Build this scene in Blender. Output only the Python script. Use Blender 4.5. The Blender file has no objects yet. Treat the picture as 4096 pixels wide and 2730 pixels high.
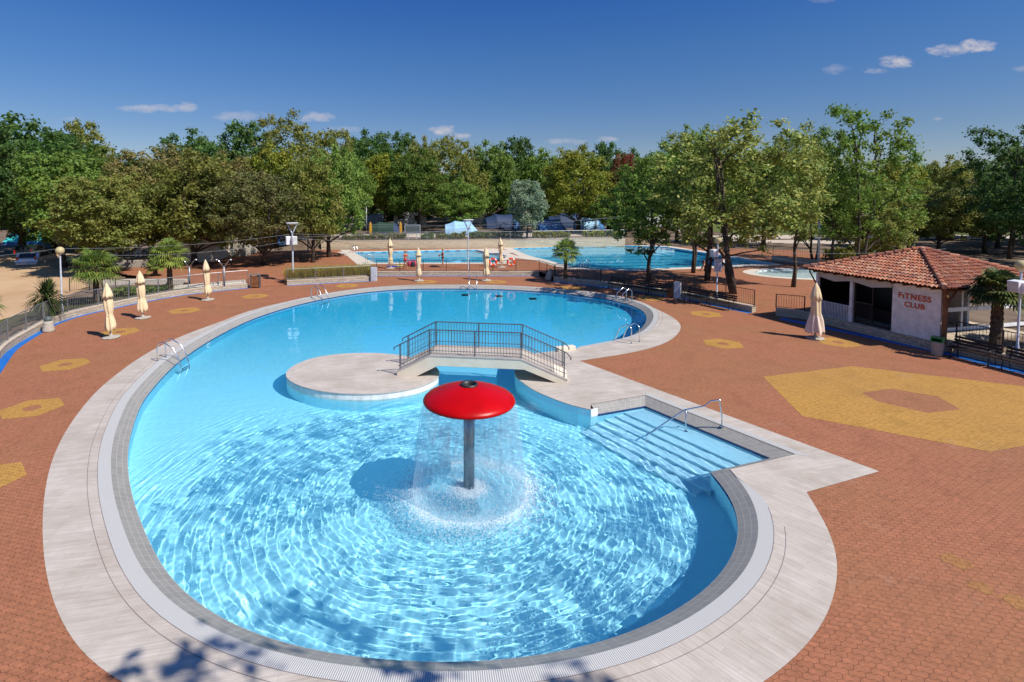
import bpy, bmesh, math, random
import numpy as np
from mathutils import Vector, Matrix
from mathutils.geometry import tessellate_polygon

random.seed(7)
sc = bpy.context.scene
COL = sc.collection
PI = math.pi

# ---------------------------------------------------------------- surveying: photo pixel -> point of the place
F, CX, PIT, ZC = 2200.0, 1850.0, math.atan(.052), 7.03
CY = 775 + F * math.tan(PIT)
_c, _s = math.cos(PIT), math.sin(PIT)

def at(px, py, z=0.0):
    u, v = (px - CX) / F, -(py - CY) / F
    d = (u, _c + v * _s, -_s + v * _c)
    t = (z - ZC) / d[2]
    return Vector((d[0] * t, d[1] * t, z))

def at_depth(px, py, Y):
    u, v = (px - CX) / F, -(py - CY) / F
    d = (u, _c + v * _s, -_s + v * _c)
    t = Y / d[1]
    return Vector((d[0] * t, Y, ZC + d[2] * t))

# ---------------------------------------------------------------- mesh helpers
class MB:
    def __init__(self):
        self.v, self.f, self.m, self.uv = [], [], [], []
        self.mat = 0

    def add(self, vs, fs, uvs=None):
        b = len(self.v)
        self.v.extend([tuple(p) for p in vs])
        for k, f in enumerate(fs):
            self.f.append(tuple(b + i for i in f))
            self.m.append(self.mat)
            self.uv.append(uvs[k] if uvs else None)

    def box(self, c, s, rz=0.0, M=None):
        hx, hy, hz = s[0] / 2, s[1] / 2, s[2] / 2
        P = [Vector((x * hx, y * hy, z * hz)) for z in (-1, 1) for y in (-1, 1) for x in (-1, 1)]
        R = M if M is not None else Matrix.Rotation(rz, 3, 'Z')
        self.add([R @ p + Vector(c) for p in P],
                 [(0, 2, 3, 1), (4, 5, 7, 6), (0, 1, 5, 4), (2, 6, 7, 3), (0, 4, 6, 2), (1, 3, 7, 5)])

    def tube(self, pts, r, n=8, caps=True):
        pts = [Vector(p) for p in pts]
        rs = r if isinstance(r, (list, tuple)) else [r] * len(pts)
        t0 = (pts[1] - pts[0]).normalized()
        a = Vector((0, 0, 1)) if abs(t0.z) < .9 else Vector((1, 0, 0))
        nrm = t0.cross(a).normalized()
        vs, fs = [], []
        for i, p in enumerate(pts):
            if i == 0: t = pts[1] - pts[0]
            elif i == len(pts) - 1: t = pts[-1] - pts[-2]
            else: t = (pts[i + 1] - p).normalized() + (p - pts[i - 1]).normalized()
            if t.length < 1e-9: t = t0.copy()
            t.normalize()
            nrm = (nrm - t * nrm.dot(t))
            if nrm.length < 1e-6: nrm = t.orthogonal()
            nrm.normalize()
            b = t.cross(nrm)
            for k in range(n):
                an = 2 * PI * k / n
                vs.append(p + (nrm * math.cos(an) + b * math.sin(an)) * rs[i])
        for i in range(len(pts) - 1):
            for k in range(n):
                k2 = (k + 1) % n
                fs.append((i * n + k, i * n + k2, (i + 1) * n + k2, (i + 1) * n + k))
        if caps:
            fs.append(tuple(range(n - 1, -1, -1)))
            fs.append(tuple((len(pts) - 1) * n + k for k in range(n)))
        self.add(vs, fs)

    def lathe(self, prof, n=24, c=(0, 0, 0), fn=None, cap0=True, cap1=True):
        vs, fs = [], []
        for i, (r, z) in enumerate(prof):
            for k in range(n):
                an = 2 * PI * k / n
                rr = r * (fn(an, i) if fn else 1)
                vs.append((c[0] + rr * math.cos(an), c[1] + rr * math.sin(an), c[2] + z))
        for i in range(len(prof) - 1):
            for k in range(n):
                k2 = (k + 1) % n
                fs.append((i * n + k, i * n + k2, (i + 1) * n + k2, (i + 1) * n + k))
        if cap0: fs.append(tuple(range(n - 1, -1, -1)))
        if cap1: fs.append(tuple((len(prof) - 1) * n + k for k in range(n)))
        self.add(vs, fs)

    def prism(self, poly, z0, z1):
        n = len(poly)
        vs = [(p[0], p[1], z0) for p in poly] + [(p[0], p[1], z1) for p in poly]
        area = sum(poly[i][0] * poly[(i + 1) % n][1] - poly[(i + 1) % n][0] * poly[i][1] for i in range(n))
        fs = [(i, (i + 1) % n, n + (i + 1) % n, n + i) if area > 0 else ((i + 1) % n, i, n + i, n + (i + 1) % n) for i in range(n)]
        tri = tessellate_polygon([[Vector((p[0], p[1], 0)) for p in poly]])
        for t in tri:
            fs.append(tuple(n + i for i in up(t, poly)))
            fs.append(tuple(reversed(up(t, poly))))
        self.add(vs, fs)

    def sphere(self, c, r, n=12, m=8):
        prof = [(max(1e-4, r * math.sin(PI * i / m)), -r * math.cos(PI * i / m)) for i in range(m + 1)]
        self.lathe(prof, n, c, cap0=True, cap1=True)

    def build(self, name, mats, parent=None, smooth=False, origin=None, bevel=0.0, label=None):
        me = bpy.data.meshes.new(name)
        V = self.v
        if origin is not None:
            V = [(p[0] - origin[0], p[1] - origin[1], p[2] - origin[2]) for p in V]
        me.from_pydata(V, [], self.f)
        if not isinstance(mats, (list, tuple)): mats = [mats]
        for m in mats: me.materials.append(m)
        if len(mats) > 1: me.polygons.foreach_set('material_index', self.m)
        if any(u is not None for u in self.uv):
            lay = me.uv_layers.new(name='UVMap')
            k = 0
            for f, u in zip(self.f, self.uv):
                for j in range(len(f)):
                    if u is not None: lay.data[k].uv = u[j]
                    k += 1
        if smooth:
            me.shade_smooth()
        me.update()
        o = bpy.data.objects.new(name, me)
        COL.objects.link(o)
        if parent is not None: o.parent = parent
        elif origin is not None: o.location = origin
        if bevel > 0:
            b = o.modifiers.new('edge', 'BEVEL'); b.width = bevel; b.segments = 2; b.limit_method = 'ANGLE'
        if label: o['label'] = label
        return o

def up(t, poly):
    a, b, c = (poly[i] for i in t)
    return t if (b[0] - a[0]) * (c[1] - a[1]) - (b[1] - a[1]) * (c[0] - a[0]) > 0 else (t[0], t[2], t[1])

def thing(name, label, cat, loc=(0, 0, 0), rz=0.0, group=None):
    o = bpy.data.objects.new(name, None)
    COL.objects.link(o)
    o.empty_display_size = .2
    o.location = loc; o.rotation_euler = (0, 0, rz)
    return tag(o, label, cat, group)

def tag(o, label, cat=None, group=None, kind=None):
    o['label'] = label
    if cat: o['category'] = cat
    if group: o['group'] = group
    if kind: o['kind'] = kind
    return o

KIDS = {}
def dup(root, loc, rz=0.0, label=None, group=None, scale=None, tilt=None):
    if not KIDS.get(root.name):
        KIDS[root.name] = [(ch, [g for g in bpy.data.objects if g.parent == ch]) for ch in bpy.data.objects if ch.parent == root]
    r = root.copy(); COL.objects.link(r)
    r.location = loc
    r.rotation_euler = (tilt[0], tilt[1], rz) if tilt else (0, 0, rz)
    if scale: r.scale = scale
    if label: r['label'] = label
    if group: r['group'] = group
    kids = []
    for ch, gs in KIDS[root.name]:
        c = ch.copy(); COL.objects.link(c); c.parent = r
        kids.append(c)
        for g in gs:
            d = g.copy(); COL.objects.link(d); d.parent = c
    return r, kids

# ---------------------------------------------------------------- materials
def newmat(name):
    m = bpy.data.materials.new(name); m.use_nodes = True
    nt = m.node_tree
    return m, nt, nt.nodes['Principled BSDF']

def N(nt, typ, **kw):
    n = nt.nodes.new(typ)
    for k, v in kw.items():
        if k in n.inputs.keys(): n.inputs[k].default_value = v
        else: setattr(n, k, v)
    return n

def rgb(c): return (c[0], c[1], c[2], 1)

def noisy(name, c1, c2, scale=3.0, rough=.8, bump=0.0, bscale=None, metallic=0.0, coords='Object', detail=5, spec=.3):
    m, nt, b = newmat(name)
    tc = N(nt, 'ShaderNodeTexCoord')
    nz = N(nt, 'ShaderNodeTexNoise', Scale=scale, Detail=detail)
    nt.links.new(tc.outputs[coords], nz.inputs['Vector'])
    rp = N(nt, 'ShaderNodeValToRGB')
    rp.color_ramp.elements[0].position = .35; rp.color_ramp.elements[1].position = .65
    rp.color_ramp.elements[0].color = rgb(c1); rp.color_ramp.elements[1].color = rgb(c2)
    nt.links.new(nz.outputs['Fac'], rp.inputs[0])
    nt.links.new(rp.outputs[0], b.inputs['Base Color'])
    b.inputs['Roughness'].default_value = rough
    b.inputs['Metallic'].default_value = metallic
    b.inputs['Specular IOR Level'].default_value = spec
    if bump:
        n2 = N(nt, 'ShaderNodeTexNoise', Scale=bscale or scale * 6, Detail=4)
        nt.links.new(tc.outputs[coords], n2.inputs['Vector'])
        bp = N(nt, 'ShaderNodeBump', Strength=bump, Distance=.02)
        nt.links.new(n2.outputs['Fac'], bp.inputs['Height'])
        nt.links.new(bp.outputs[0], b.inputs['Normal'])
    return m

def math_(nt, op, a, b=None, clamp=False):
    n = N(nt, 'ShaderNodeMath', operation=op, use_clamp=clamp)
    for i, x in enumerate((a, b)):
        if x is None: continue
        if isinstance(x, (int, float)): n.inputs[i].default_value = x
        else: nt.links.new(x, n.inputs[i])
    return n.outputs[0]

def mix(nt, fac, a, b, blend='MIX'):
    n = N(nt, 'ShaderNodeMix', data_type='RGBA', blend_type=blend)
    for k, x in ((0, fac), (6, a), (7, b)):
        if isinstance(x, (int, float)): n.inputs[k].default_value = x
        elif isinstance(x, tuple): n.inputs[k].default_value = rgb(x)
        else: nt.links.new(x, n.inputs[k])
    return n.outputs[2]

def paver(name, c1, c2, stain, rot=.25):
    m, nt, b = newmat(name)
    geo = N(nt, 'ShaderNodeNewGeometry')
    mp = N(nt, 'ShaderNodeMapping'); mp.inputs['Rotation'].default_value = (0, 0, rot)
    nt.links.new(geo.outputs['Position'], mp.inputs[0])
    sx = N(nt, 'ShaderNodeSeparateXYZ'); nt.links.new(mp.outputs[0], sx.inputs[0])
    X, Y = sx.outputs[0], sx.outputs[1]
    wy = math_(nt, 'MULTIPLY', math_(nt, 'SINE', math_(nt, 'MULTIPLY', X, 2 * PI / .112)), .013)
    wx = math_(nt, 'MULTIPLY', math_(nt, 'SINE', math_(nt, 'MULTIPLY', Y, 2 * PI / .112)), .012)
    cb = N(nt, 'ShaderNodeCombineXYZ')
    nt.links.new(math_(nt, 'ADD', X, wx), cb.inputs[0]); nt.links.new(math_(nt, 'ADD', Y, wy), cb.inputs[1])
    br = N(nt, 'ShaderNodeTexBrick', Scale=1.0)
    br.inputs['Brick Width'].default_value = .224; br.inputs['Row Height'].default_value = .112
    br.inputs['Mortar Size'].default_value = .0045; br.inputs['Mortar Smooth'].default_value = .35
    br.inputs['Color1'].default_value = rgb(c1); br.inputs['Color2'].default_value = rgb(c2)
    br.inputs['Mortar'].default_value = rgb([x * .33 for x in c1])
    br.inputs['Bias'].default_value = -.1
    nt.links.new(cb.outputs[0], br.inputs['Vector'])
    n1 = N(nt, 'ShaderNodeTexNoise', Scale=.22, Detail=5); nt.links.new(geo.outputs['Position'], n1.inputs['Vector'])
    rp = N(nt, 'ShaderNodeValToRGB'); rp.color_ramp.elements[0].position = .42; rp.color_ramp.elements[1].position = .62
    rp.color_ramp.elements[0].color = (0, 0, 0, 1); rp.color_ramp.elements[1].color = (1, 1, 1, 1)
    nt.links.new(n1.outputs['Fac'], rp.inputs[0])
    st = mix(nt, math_(nt, 'MULTIPLY', rp.outputs[0], .55), br.outputs['Color'], stain)
    n2 = N(nt, 'ShaderNodeTexNoise', Scale=9.0, Detail=6); nt.links.new(geo.outputs['Position'], n2.inputs['Vector'])
    r2 = N(nt, 'ShaderNodeValToRGB'); r2.color_ramp.elements[0].position = .3; r2.color_ramp.elements[1].position = .75
    r2.color_ramp.elements[0].color = (.76, .76, .76, 1); r2.color_ramp.elements[1].color = (1.15, 1.12, 1.1, 1)
    nt.links.new(n2.outputs['Fac'], r2.inputs[0])
    st = mix(nt, 1.0, st, r2.outputs[0], 'MULTIPLY')
    n3 = N(nt, 'ShaderNodeTexNoise', Scale=.9, Detail=8, Roughness=.7, Distortion=.6); nt.links.new(geo.outputs['Position'], n3.inputs['Vector'])
    r3 = N(nt, 'ShaderNodeValToRGB'); r3.color_ramp.elements[0].position = .30; r3.color_ramp.elements[1].position = .52
    r3.color_ramp.elements[0].color = (.83, .83, .83, 1); r3.color_ramp.elements[1].color = (1, 1, 1, 1)
    nt.links.new(n3.outputs['Fac'], r3.inputs[0])
    st = mix(nt, 1.0, st, r3.outputs[0], 'MULTIPLY')
    n4 = N(nt, 'ShaderNodeTexNoise', Scale=.55, Detail=7, Roughness=.75); n4.inputs['Vector'].default_value = (0, 0, 0)
    of = N(nt, 'ShaderNodeVectorMath', operation='ADD'); of.inputs[1].default_value = (31, 17, 5); nt.links.new(geo.outputs['Position'], of.inputs[0]); nt.links.new(of.outputs[0], n4.inputs['Vector'])
    r4 = N(nt, 'ShaderNodeValToRGB'); r4.color_ramp.elements[0].position = .60; r4.color_ramp.elements[1].position = .72
    r4.color_ramp.elements[0].color = (0, 0, 0, 1); r4.color_ramp.elements[1].color = (1, 1, 1, 1); nt.links.new(n4.outputs['Fac'], r4.inputs[0])
    st = mix(nt, math_(nt, 'MULTIPLY', r4.outputs[0], .22), st, (.46, .33, .24))
    nt.links.new(st, b.inputs['Base Color'])
    b.inputs['Roughness'].default_value = .85
    b.inputs['Specular IOR Level'].default_value = .25
    bp = N(nt, 'ShaderNodeBump', Strength=.6, Distance=.006)
    inv = math_(nt, 'SUBTRACT', 1.0, br.outputs['Fac'])
    nt.links.new(inv, bp.inputs['Height']); nt.links.new(bp.outputs[0], b.inputs['Normal'])
    return m

def stone_blocks(name, c1, c2, mortar, w=.32, h=.13, coords='UV', bump=.8):
    m, nt, b = newmat(name)
    tc = N(nt, 'ShaderNodeTexCoord')
    nz = N(nt, 'ShaderNodeTexNoise', Scale=2.2, Detail=3)
    nt.links.new(tc.outputs[coords], nz.inputs['Vector'])
    ad = N(nt, 'ShaderNodeVectorMath', operation='MULTIPLY_ADD')
    ad.inputs[1].default_value = (.07, .07, .07)
    nt.links.new(nz.outputs['Color'], ad.inputs[0]); nt.links.new(tc.outputs[coords], ad.inputs[2])
    br = N(nt, 'ShaderNodeTexBrick', Scale=1.0, offset=.43, squash=1.4, squash_frequency=3)
    br.inputs['Brick Width'].default_value = w; br.inputs['Row Height'].default_value = h
    br.inputs['Mortar Size'].default_value = .009; br.inputs['Mortar Smooth'].default_value = .4
    br.inputs['Color1'].default_value = rgb(c1); br.inputs['Color2'].default_value = rgb(c2); br.inputs['Mortar'].default_value = rgb(mortar)
    nt.links.new(ad.outputs[0], br.inputs['Vector'])
    n2 = N(nt, 'ShaderNodeTexNoise', Scale=14, Detail=6); nt.links.new(tc.outputs[coords], n2.inputs['Vector'])
    r2 = N(nt, 'ShaderNodeValToRGB'); r2.color_ramp.elements[0].color = (.6, .6, .6, 1); r2.color_ramp.elements[1].color = (1.25, 1.25, 1.2, 1)
    r2.color_ramp.elements[0].position = .3; r2.color_ramp.elements[1].position = .7
    nt.links.new(n2.outputs['Fac'], r2.inputs[0])
    nt.links.new(mix(nt, 1.0, br.outputs['Color'], r2.outputs[0], 'MULTIPLY'), b.inputs['Base Color'])
    b.inputs['Roughness'].default_value = .9
    hgt = math_(nt, 'ADD', math_(nt, 'SUBTRACT', 1.0, br.outputs['Fac']), math_(nt, 'MULTIPLY', n2.outputs['Fac'], .5))
    bp = N(nt, 'ShaderNodeBump', Strength=bump, Distance=.02)
    nt.links.new(hgt, bp.inputs['Height']); nt.links.new(bp.outputs[0], b.inputs['Normal'])
    return m

def plank_deck():
    m, nt, b = newmat('deck_planks')
    geo = N(nt, 'ShaderNodeNewGeometry')
    sp = N(nt, 'ShaderNodeSeparateXYZ'); nt.links.new(geo.outputs['Position'], sp.inputs[0])
    a = N(nt, 'ShaderNodeMapping'); a.inputs['Rotation'].default_value = (0, 0, -math.radians(13))
    c = N(nt, 'ShaderNodeMapping'); c.inputs['Rotation'].default_value = (0, 0, math.radians(52))
    for q in (a, c): nt.links.new(geo.outputs['Position'], q.inputs[0])
    right = math_(nt, 'GREATER_THAN', sp.outputs[0], 1.4)
    low = math_(nt, 'LESS_THAN', sp.outputs[1], 13.5)
    sel = math_(nt, 'MULTIPLY', right, low)
    vm = N(nt, 'ShaderNodeMix', data_type='VECTOR')
    nt.links.new(sel, vm.inputs[0]); nt.links.new(a.outputs[0], vm.inputs[4]); nt.links.new(c.outputs[0], vm.inputs[5])
    vec = vm.outputs[1]
    br = N(nt, 'ShaderNodeTexBrick', Scale=1.0, offset=.37)
    br.inputs['Brick Width'].default_value = .9; br.inputs['Row Height'].default_value = .15
    br.inputs['Mortar Size'].default_value = .0035; br.inputs['Mortar Smooth'].default_value = .2
    br.inputs['Color1'].default_value = (.525, .478, .43, 1); br.inputs['Color2'].default_value = (.465, .42, .372, 1)
    br.inputs['Mortar'].default_value = (.4, .36, .33, 1)
    nt.links.new(vec, br.inputs['Vector'])
    st = N(nt, 'ShaderNodeMapping'); st.inputs['Scale'].default_value = (1.6, 26, 1); nt.links.new(vec, st.inputs[0])
    nz = N(nt, 'ShaderNodeTexNoise', Scale=1.0, Detail=4); nt.links.new(st.outputs[0], nz.inputs['Vector'])
    r = N(nt, 'ShaderNodeValToRGB'); r.color_ramp.elements[0].position = .3; r.color_ramp.elements[1].position = .7
    r.color_ramp.elements[0].color = (.86, .83, .81, 1); r.color_ramp.elements[1].color = (1.08, 1.07, 1.05, 1)
    nt.links.new(nz.outputs['Fac'], r.inputs[0])
    n3 = N(nt, 'ShaderNodeTexNoise', Scale=.8, Detail=7, Roughness=.68); nt.links.new(geo.outputs['Position'], n3.inputs['Vector'])
    r3 = N(nt, 'ShaderNodeValToRGB'); r3.color_ramp.elements[0].position = .34; r3.color_ramp.elements[1].position = .62
    r3.color_ramp.elements[0].color = (.84, .81, .77, 1); r3.color_ramp.elements[1].color = (1.04, 1.04, 1.04, 1); nt.links.new(n3.outputs['Fac'], r3.inputs[0])
    nt.links.new(mix(nt, 1.0, mix(nt, 1.0, br.outputs['Color'], r.outputs[0], 'MULTIPLY'), r3.outputs[0], 'MULTIPLY'), b.inputs['Base Color'])
    b.inputs['Roughness'].default_value = .6
    b.inputs['Specular IOR Level'].default_value = .35
    return m

def grey_tile():
    m, nt, b = newmat('grey_edge_tile')
    tc = N(nt, 'ShaderNodeTexCoord')
    br = N(nt, 'ShaderNodeTexBrick', Scale=1.0, offset=0.0)
    br.inputs['Brick Width'].default_value = .25; br.inputs['Row Height'].default_value = .125
    br.inputs['Mortar Size'].default_value = .004; br.inputs['Mortar Smooth'].default_value = .1
    br.inputs['Color1'].default_value = (.30, .285, .26, 1); br.inputs['Color2'].default_value = (.26, .247, .228, 1)
    br.inputs['Mortar'].default_value = (.5, .46, .38, 1)
    nt.links.new(tc.outputs['UV'], br.inputs['Vector'])
    nt.links.new(br.outputs['Color'], b.inputs['Base Color'])
    b.inputs['Roughness'].default_value = .45
    return m

def grate():
    m, nt, b = newmat('white_overflow_grate')
    tc = N(nt, 'ShaderNodeTexCoord')
    sp = N(nt, 'ShaderNodeSeparateXYZ'); nt.links.new(tc.outputs['UV'], sp.inputs[0])
    s = math_(nt, 'SINE', math_(nt, 'MULTIPLY', sp.outputs[0], 2 * PI / .034))
    g = math_(nt, 'LESS_THAN', s, -.35)
    nt.links.new(mix(nt, g, (.60, .59, .56), (.30, .30, .30)), b.inputs['Base Color'])
    b.inputs['Roughness'].default_value = .4
    bp = N(nt, 'ShaderNodeBump', Strength=.5, Distance=.006); nt.links.new(s, bp.inputs['Height']); nt.links.new(bp.outputs[0], b.inputs['Normal'])
    return m

def mosaic(name, c1, c2, tile=.11, mortar=(.5, .72, .85), deep=None):
    m, nt, b = newmat(name)
    geo = N(nt, 'ShaderNodeNewGeometry')
    br = N(nt, 'ShaderNodeTexBrick', Scale=1.0, offset=0.0)
    br.inputs['Brick Width'].default_value = tile; br.inputs['Row Height'].default_value = tile
    br.inputs['Mortar Size'].default_value = .006
    br.inputs['Color1'].default_value = rgb(c1); br.inputs['Color2'].default_value = rgb(c2); br.inputs['Mortar'].default_value = rgb(mortar)
    nt.links.new(geo.outputs['Position'], br.inputs['Vector'])
    col = br.outputs['Color']
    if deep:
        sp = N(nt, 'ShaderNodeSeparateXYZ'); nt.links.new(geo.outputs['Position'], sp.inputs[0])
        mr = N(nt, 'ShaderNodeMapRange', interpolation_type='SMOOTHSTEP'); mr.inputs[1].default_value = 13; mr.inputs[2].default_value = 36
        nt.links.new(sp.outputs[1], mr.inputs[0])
        col = mix(nt, mr.outputs[0], col, deep)  # tile colour turns bluer to the back, standing in for light absorbed by deeper water
    nt.links.new(col, b.inputs['Base Color'])
    b.inputs['Roughness'].default_value = .5
    return m

def water_mat(name, tint):
    m, nt, b = newmat(name)
    nt.nodes.remove(b)
    g = N(nt, 'ShaderNodeBsdfGlass', IOR=1.33, Roughness=0.0); g.inputs['Color'].default_value = rgb(tint)
    nt.links.new(g.outputs[0], nt.nodes['Material Output'].inputs[0])
    return m

def leaf_mat(name, c1, c2, c3, trans=.46):
    m, nt, b = newmat(name)
    geo = N(nt, 'ShaderNodeNewGeometry'); oi = N(nt, 'ShaderNodeObjectInfo')
    rp = N(nt, 'ShaderNodeValToRGB')
    rp.color_ramp.elements[0].color = rgb(c1); rp.color_ramp.elements[1].color = rgb(c3)
    e = rp.color_ramp.elements.new(.55); e.color = rgb(c2)
    nt.links.new(geo.outputs['Random Per Island'], rp.inputs[0])
    nz = N(nt, 'ShaderNodeTexNoise', Scale=.45, Detail=2); nt.links.new(geo.outputs['Position'], nz.inputs['Vector'])
    hs = N(nt, 'ShaderNodeHueSaturation')
    nt.links.new(math_(nt, 'ADD', .432, math_(nt, 'MULTIPLY', nz.outputs['Fac'], .10)), hs.inputs['Hue'])
    nt.links.new(math_(nt, 'ADD', .85, math_(nt, 'MULTIPLY', oi.outputs['Random'], .35)), hs.inputs['Value'])
    nt.links.new(rp.outputs[0], hs.inputs['Color'])
    nt.links.new(hs.outputs[0], b.inputs['Base Color'])
    b.inputs['Roughness'].default_value = .55
    b.inputs['Specular IOR Level'].default_value = .3
    tr = N(nt, 'ShaderNodeBsdfTranslucent')
    nt.links.new(hs.outputs[0], tr.inputs['Color'])
    mx = N(nt, 'ShaderNodeMixShader'); mx.inputs[0].default_value = trans
    nt.links.new(b.outputs[0], mx.inputs[1]); nt.links.new(tr.outputs[0], mx.inputs[2])
    nt.links.new(mx.outputs[0], nt.nodes['Material Output'].inputs[0])
    return m

def plain(name, c, rough=.5, metallic=0.0, spec=.5, coat=0.0, var=.12):
    m = noisy(name, [x * (1 - var) for x in c], [min(1, x * (1 + var)) for x in c], 4.0, rough, 0, None, metallic, 'Object', 4, spec)
    if coat:
        b = m.node_tree.nodes['Principled BSDF']; b.inputs['Coat Weight'].default_value = coat; b.inputs['Coat Roughness'].default_value = .08
    return m

M = {}
M['brick'] = paver('red_pavers', (.36, .144, .077), (.335, .134, .069), (.29, .139, .064))
M['yellow'] = paver('yellow_pavers', (.46, .25, .06), (.43, .23, .053), (.40, .215, .062))
M['yellow_worn'] = paver('worn_yellow_pavers', (.36, .175, .062), (.33, .15, .056), (.30, .145, .06))
M['deck'] = plank_deck()
M['edge'] = noisy('island_rim_stone', (.43, .37, .33), (.5, .44, .39), 3, .6)
M['greytile'] = grey_tile()
M['grate'] = grate()
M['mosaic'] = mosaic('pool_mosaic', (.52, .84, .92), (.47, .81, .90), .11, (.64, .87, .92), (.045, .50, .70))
M['mosaic_pale'] = mosaic('step_mosaic', (.58, .76, .86), (.54, .73, .84), .11, (.66, .80, .88))
M['mosaic_deep'] = mosaic('far_pool_mosaic', (.11, .58, .78), (.10, .55, .75), .3, (.18, .62, .8))
M['wading_floor'] = mosaic('wading_pool_mosaic', (.72, .77, .76), (.68, .74, .73), .15, (.75, .8, .8))
M['navy'] = plain('navy_waterline_tile', (.01, .035, .14), .3)
M['white_wall'] = plain('white_render', (.72, .70, .66), .85)
M['water'] = water_mat('pool_water', (.80, .97, 1.0))
M['water_far'] = water_mat('far_pool_water', (.75, .96, 1.0))
M['cream'] = noisy('cream_render', (.68, .60, .47), (.74, .66, .53), 2.5, .85, .15, 40)
M['steel'] = plain('polished_steel', (.74, .74, .76), .24, 1.0)
M['rail'] = plain('grey_painted_steel', (.10, .105, .12), .45, .3)
M['fence_light'] = plain('galvanised_steel', (.26, .27, .29), .45, .5)
M['fence_dark'] = plain('dark_painted_steel', (.035, .033, .032), .5, .2)
M['stone'] = stone_blocks('pale_stone_blocks', (.56, .46, .34), (.42, .34, .25), (.25, .2, .15))
M['stone_far'] = stone_blocks('pale_rubble_wall', (.60, .50, .37), (.52, .43, .31), (.42, .34, .24), .5, .25, bump=.5)
M['stone_grey'] = stone_blocks('grey_rubble_wall', (.33, .29, .25), (.25, .22, .19), (.16, .14, .12), .4, .2)
M['cap'] = noisy('stone_coping', (.45, .37, .28), (.55, .46, .35), 5, .85, .2)
M['blue'] = noisy('blue_floor_paint', (.006, .11, .42), (.012, .15, .50), 2, .55)
M['red'] = noisy('red_glossy_paint', (.36, .0008, .0012), (.47, .0012, .002), 1.6, .34, .12, 5, 0, 'Object', 6, .22)
M['pole_steel'] = noisy('wet_steel_pole', (.11, .14, .16), (.19, .23, .25), 6, .22, .3, 30, .8)
M['dark_pipe'] = plain('dark_pipe_mouth', (.02, .02, .02), .5)
M['canvas'] = noisy('cream_umbrella_canvas', (.66, .51, .30), (.74, .59, .38), 5, .9, .3, 30)
M['canvas_pink'] = noisy('pinkish_umbrella_canvas', (.66, .52, .41), (.74, .60, .48), 3, .9, .3, 30)
M['conc'] = noisy('concrete', (.36, .32, .26), (.46, .41, .34), 12, .95, .4, 60)
M['white_metal'] = plain('white_painted_steel', (.66, .67, .69), .4)
M['lamp_grey'] = plain('pale_grey_lamp_post', (.48, .51, .56), .45)
M['bark'] = noisy('tree_bark', (.045, .034, .025), (.10, .078, .058), 3.0, .95, .8, 18)
M['bark_pale'] = noisy('pale_tree_bark', (.12, .10, .08), (.2, .17, .13), 3.0, .95, .8, 18)
M['palm_bark'] = noisy('palm_trunk_fibre', (.05, .032, .02), (.12, .08, .05), 9, .95, 1.0, 30)
M['leaf_dark'] = leaf_mat('dark_green_leaves', (0.0470, 0.1238, 0.0299), (0.0769, 0.1793, 0.0384), (0.1324, 0.2457, 0.0555))
M['leaf_green'] = leaf_mat('mid_green_leaves', (0.0905, 0.1856, 0.0317), (0.1403, 0.2603, 0.0453), (0.2263, 0.3508, 0.0634))
M['leaf_olive'] = leaf_mat('olive_green_leaves', (0.1354, 0.1823, 0.0365), (0.2187, 0.2605, 0.0548), (0.3387, 0.3647, 0.0886))
M['leaf_yellow'] = leaf_mat('yellow_green_leaves', (0.1698, 0.2375, 0.0271), (0.2829, 0.3508, 0.0407), (0.4526, 0.4865, 0.0678))
M['leaf_brown'] = leaf_mat('brownish_olive_leaves', (0.1433, 0.1563, 0.0417), (0.2396, 0.2292, 0.0625), (0.3776, 0.3256, 0.1042))
M['leaf_grey'] = leaf_mat('grey_green_leaves', (0.1378, 0.2204, 0.1252), (0.2130, 0.3005, 0.1803), (0.3505, 0.4257, 0.3005))
M['leaf_near'] = leaf_mat('speckled_olive_leaves', (0.1265, 0.2158, 0.0417), (0.2381, 0.3498, 0.0625), (0.5954, 0.6251, 0.1637), .4)
M['leaf_dull'] = leaf_mat('dull_olive_leaves', (0.1116, 0.1369, 0.0447), (0.1786, 0.2009, 0.0670), (0.2977, 0.3051, 0.1191))
M['tent_green'] = plain('dark_green_tent_cloth', (.015, .045, .03), .8)
M['leaf_red'] = leaf_mat('russet_leaves', (0.1164, 0.1293, 0.0323), (0.2069, 0.1423, 0.0453), (0.5819, 0.1293, 0.0582))
M['palm_leaf'] = leaf_mat('palm_fronds', (0.0828, 0.1536, 0.0284), (0.1418, 0.2362, 0.0378), (0.3071, 0.3544, 0.0709), .25)
M['palm_leaf2'] = leaf_mat('dark_palm_fronds', (0.0315, 0.0630, 0.0175), (0.0613, 0.1050, 0.0245), (0.1488, 0.1575, 0.0420), .2)
M['grassy'] = leaf_mat('strap_grass', (.22, .25, .03), (.42, .38, .06), (.66, .54, .14), .5)
M['dirt'] = noisy('forest_floor', (.10, .068, .045), (.22, .16, .11), .35, .98, .4, 8, coords='Object')
M['road'] = noisy('orange_dirt_road', (.42, .26, .14), (.50, .34, .20), .25, .98, .3, 6)
M['gravel'] = noisy('pale_gravel_path', (.44, .36, .28), (.52, .44, .35), .6, .98, .3, 12)
M['lawn'] = noisy('mown_lawn', (.07, .095, .022), (.12, .14, .035), .8, .98, .6, 20)
M['bank'] = noisy('grass_bank', (.045, .055, .018), (.10, .085, .03), 1.2, .98, .8, 16)
M['coping'] = noisy('beige_pool_coping', (.52, .46, .38), (.58, .52, .44), 1.5, .75)
M['terracotta'] = None
M['wood'] = noisy('brown_stained_wood', (.14, .055, .02), (.24, .10, .04), 4, .6, .3, 30)
M['bench'] = noisy('dark_bench_wood', (.018, .012, .010), (.04, .026, .02), 5, .6)
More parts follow.
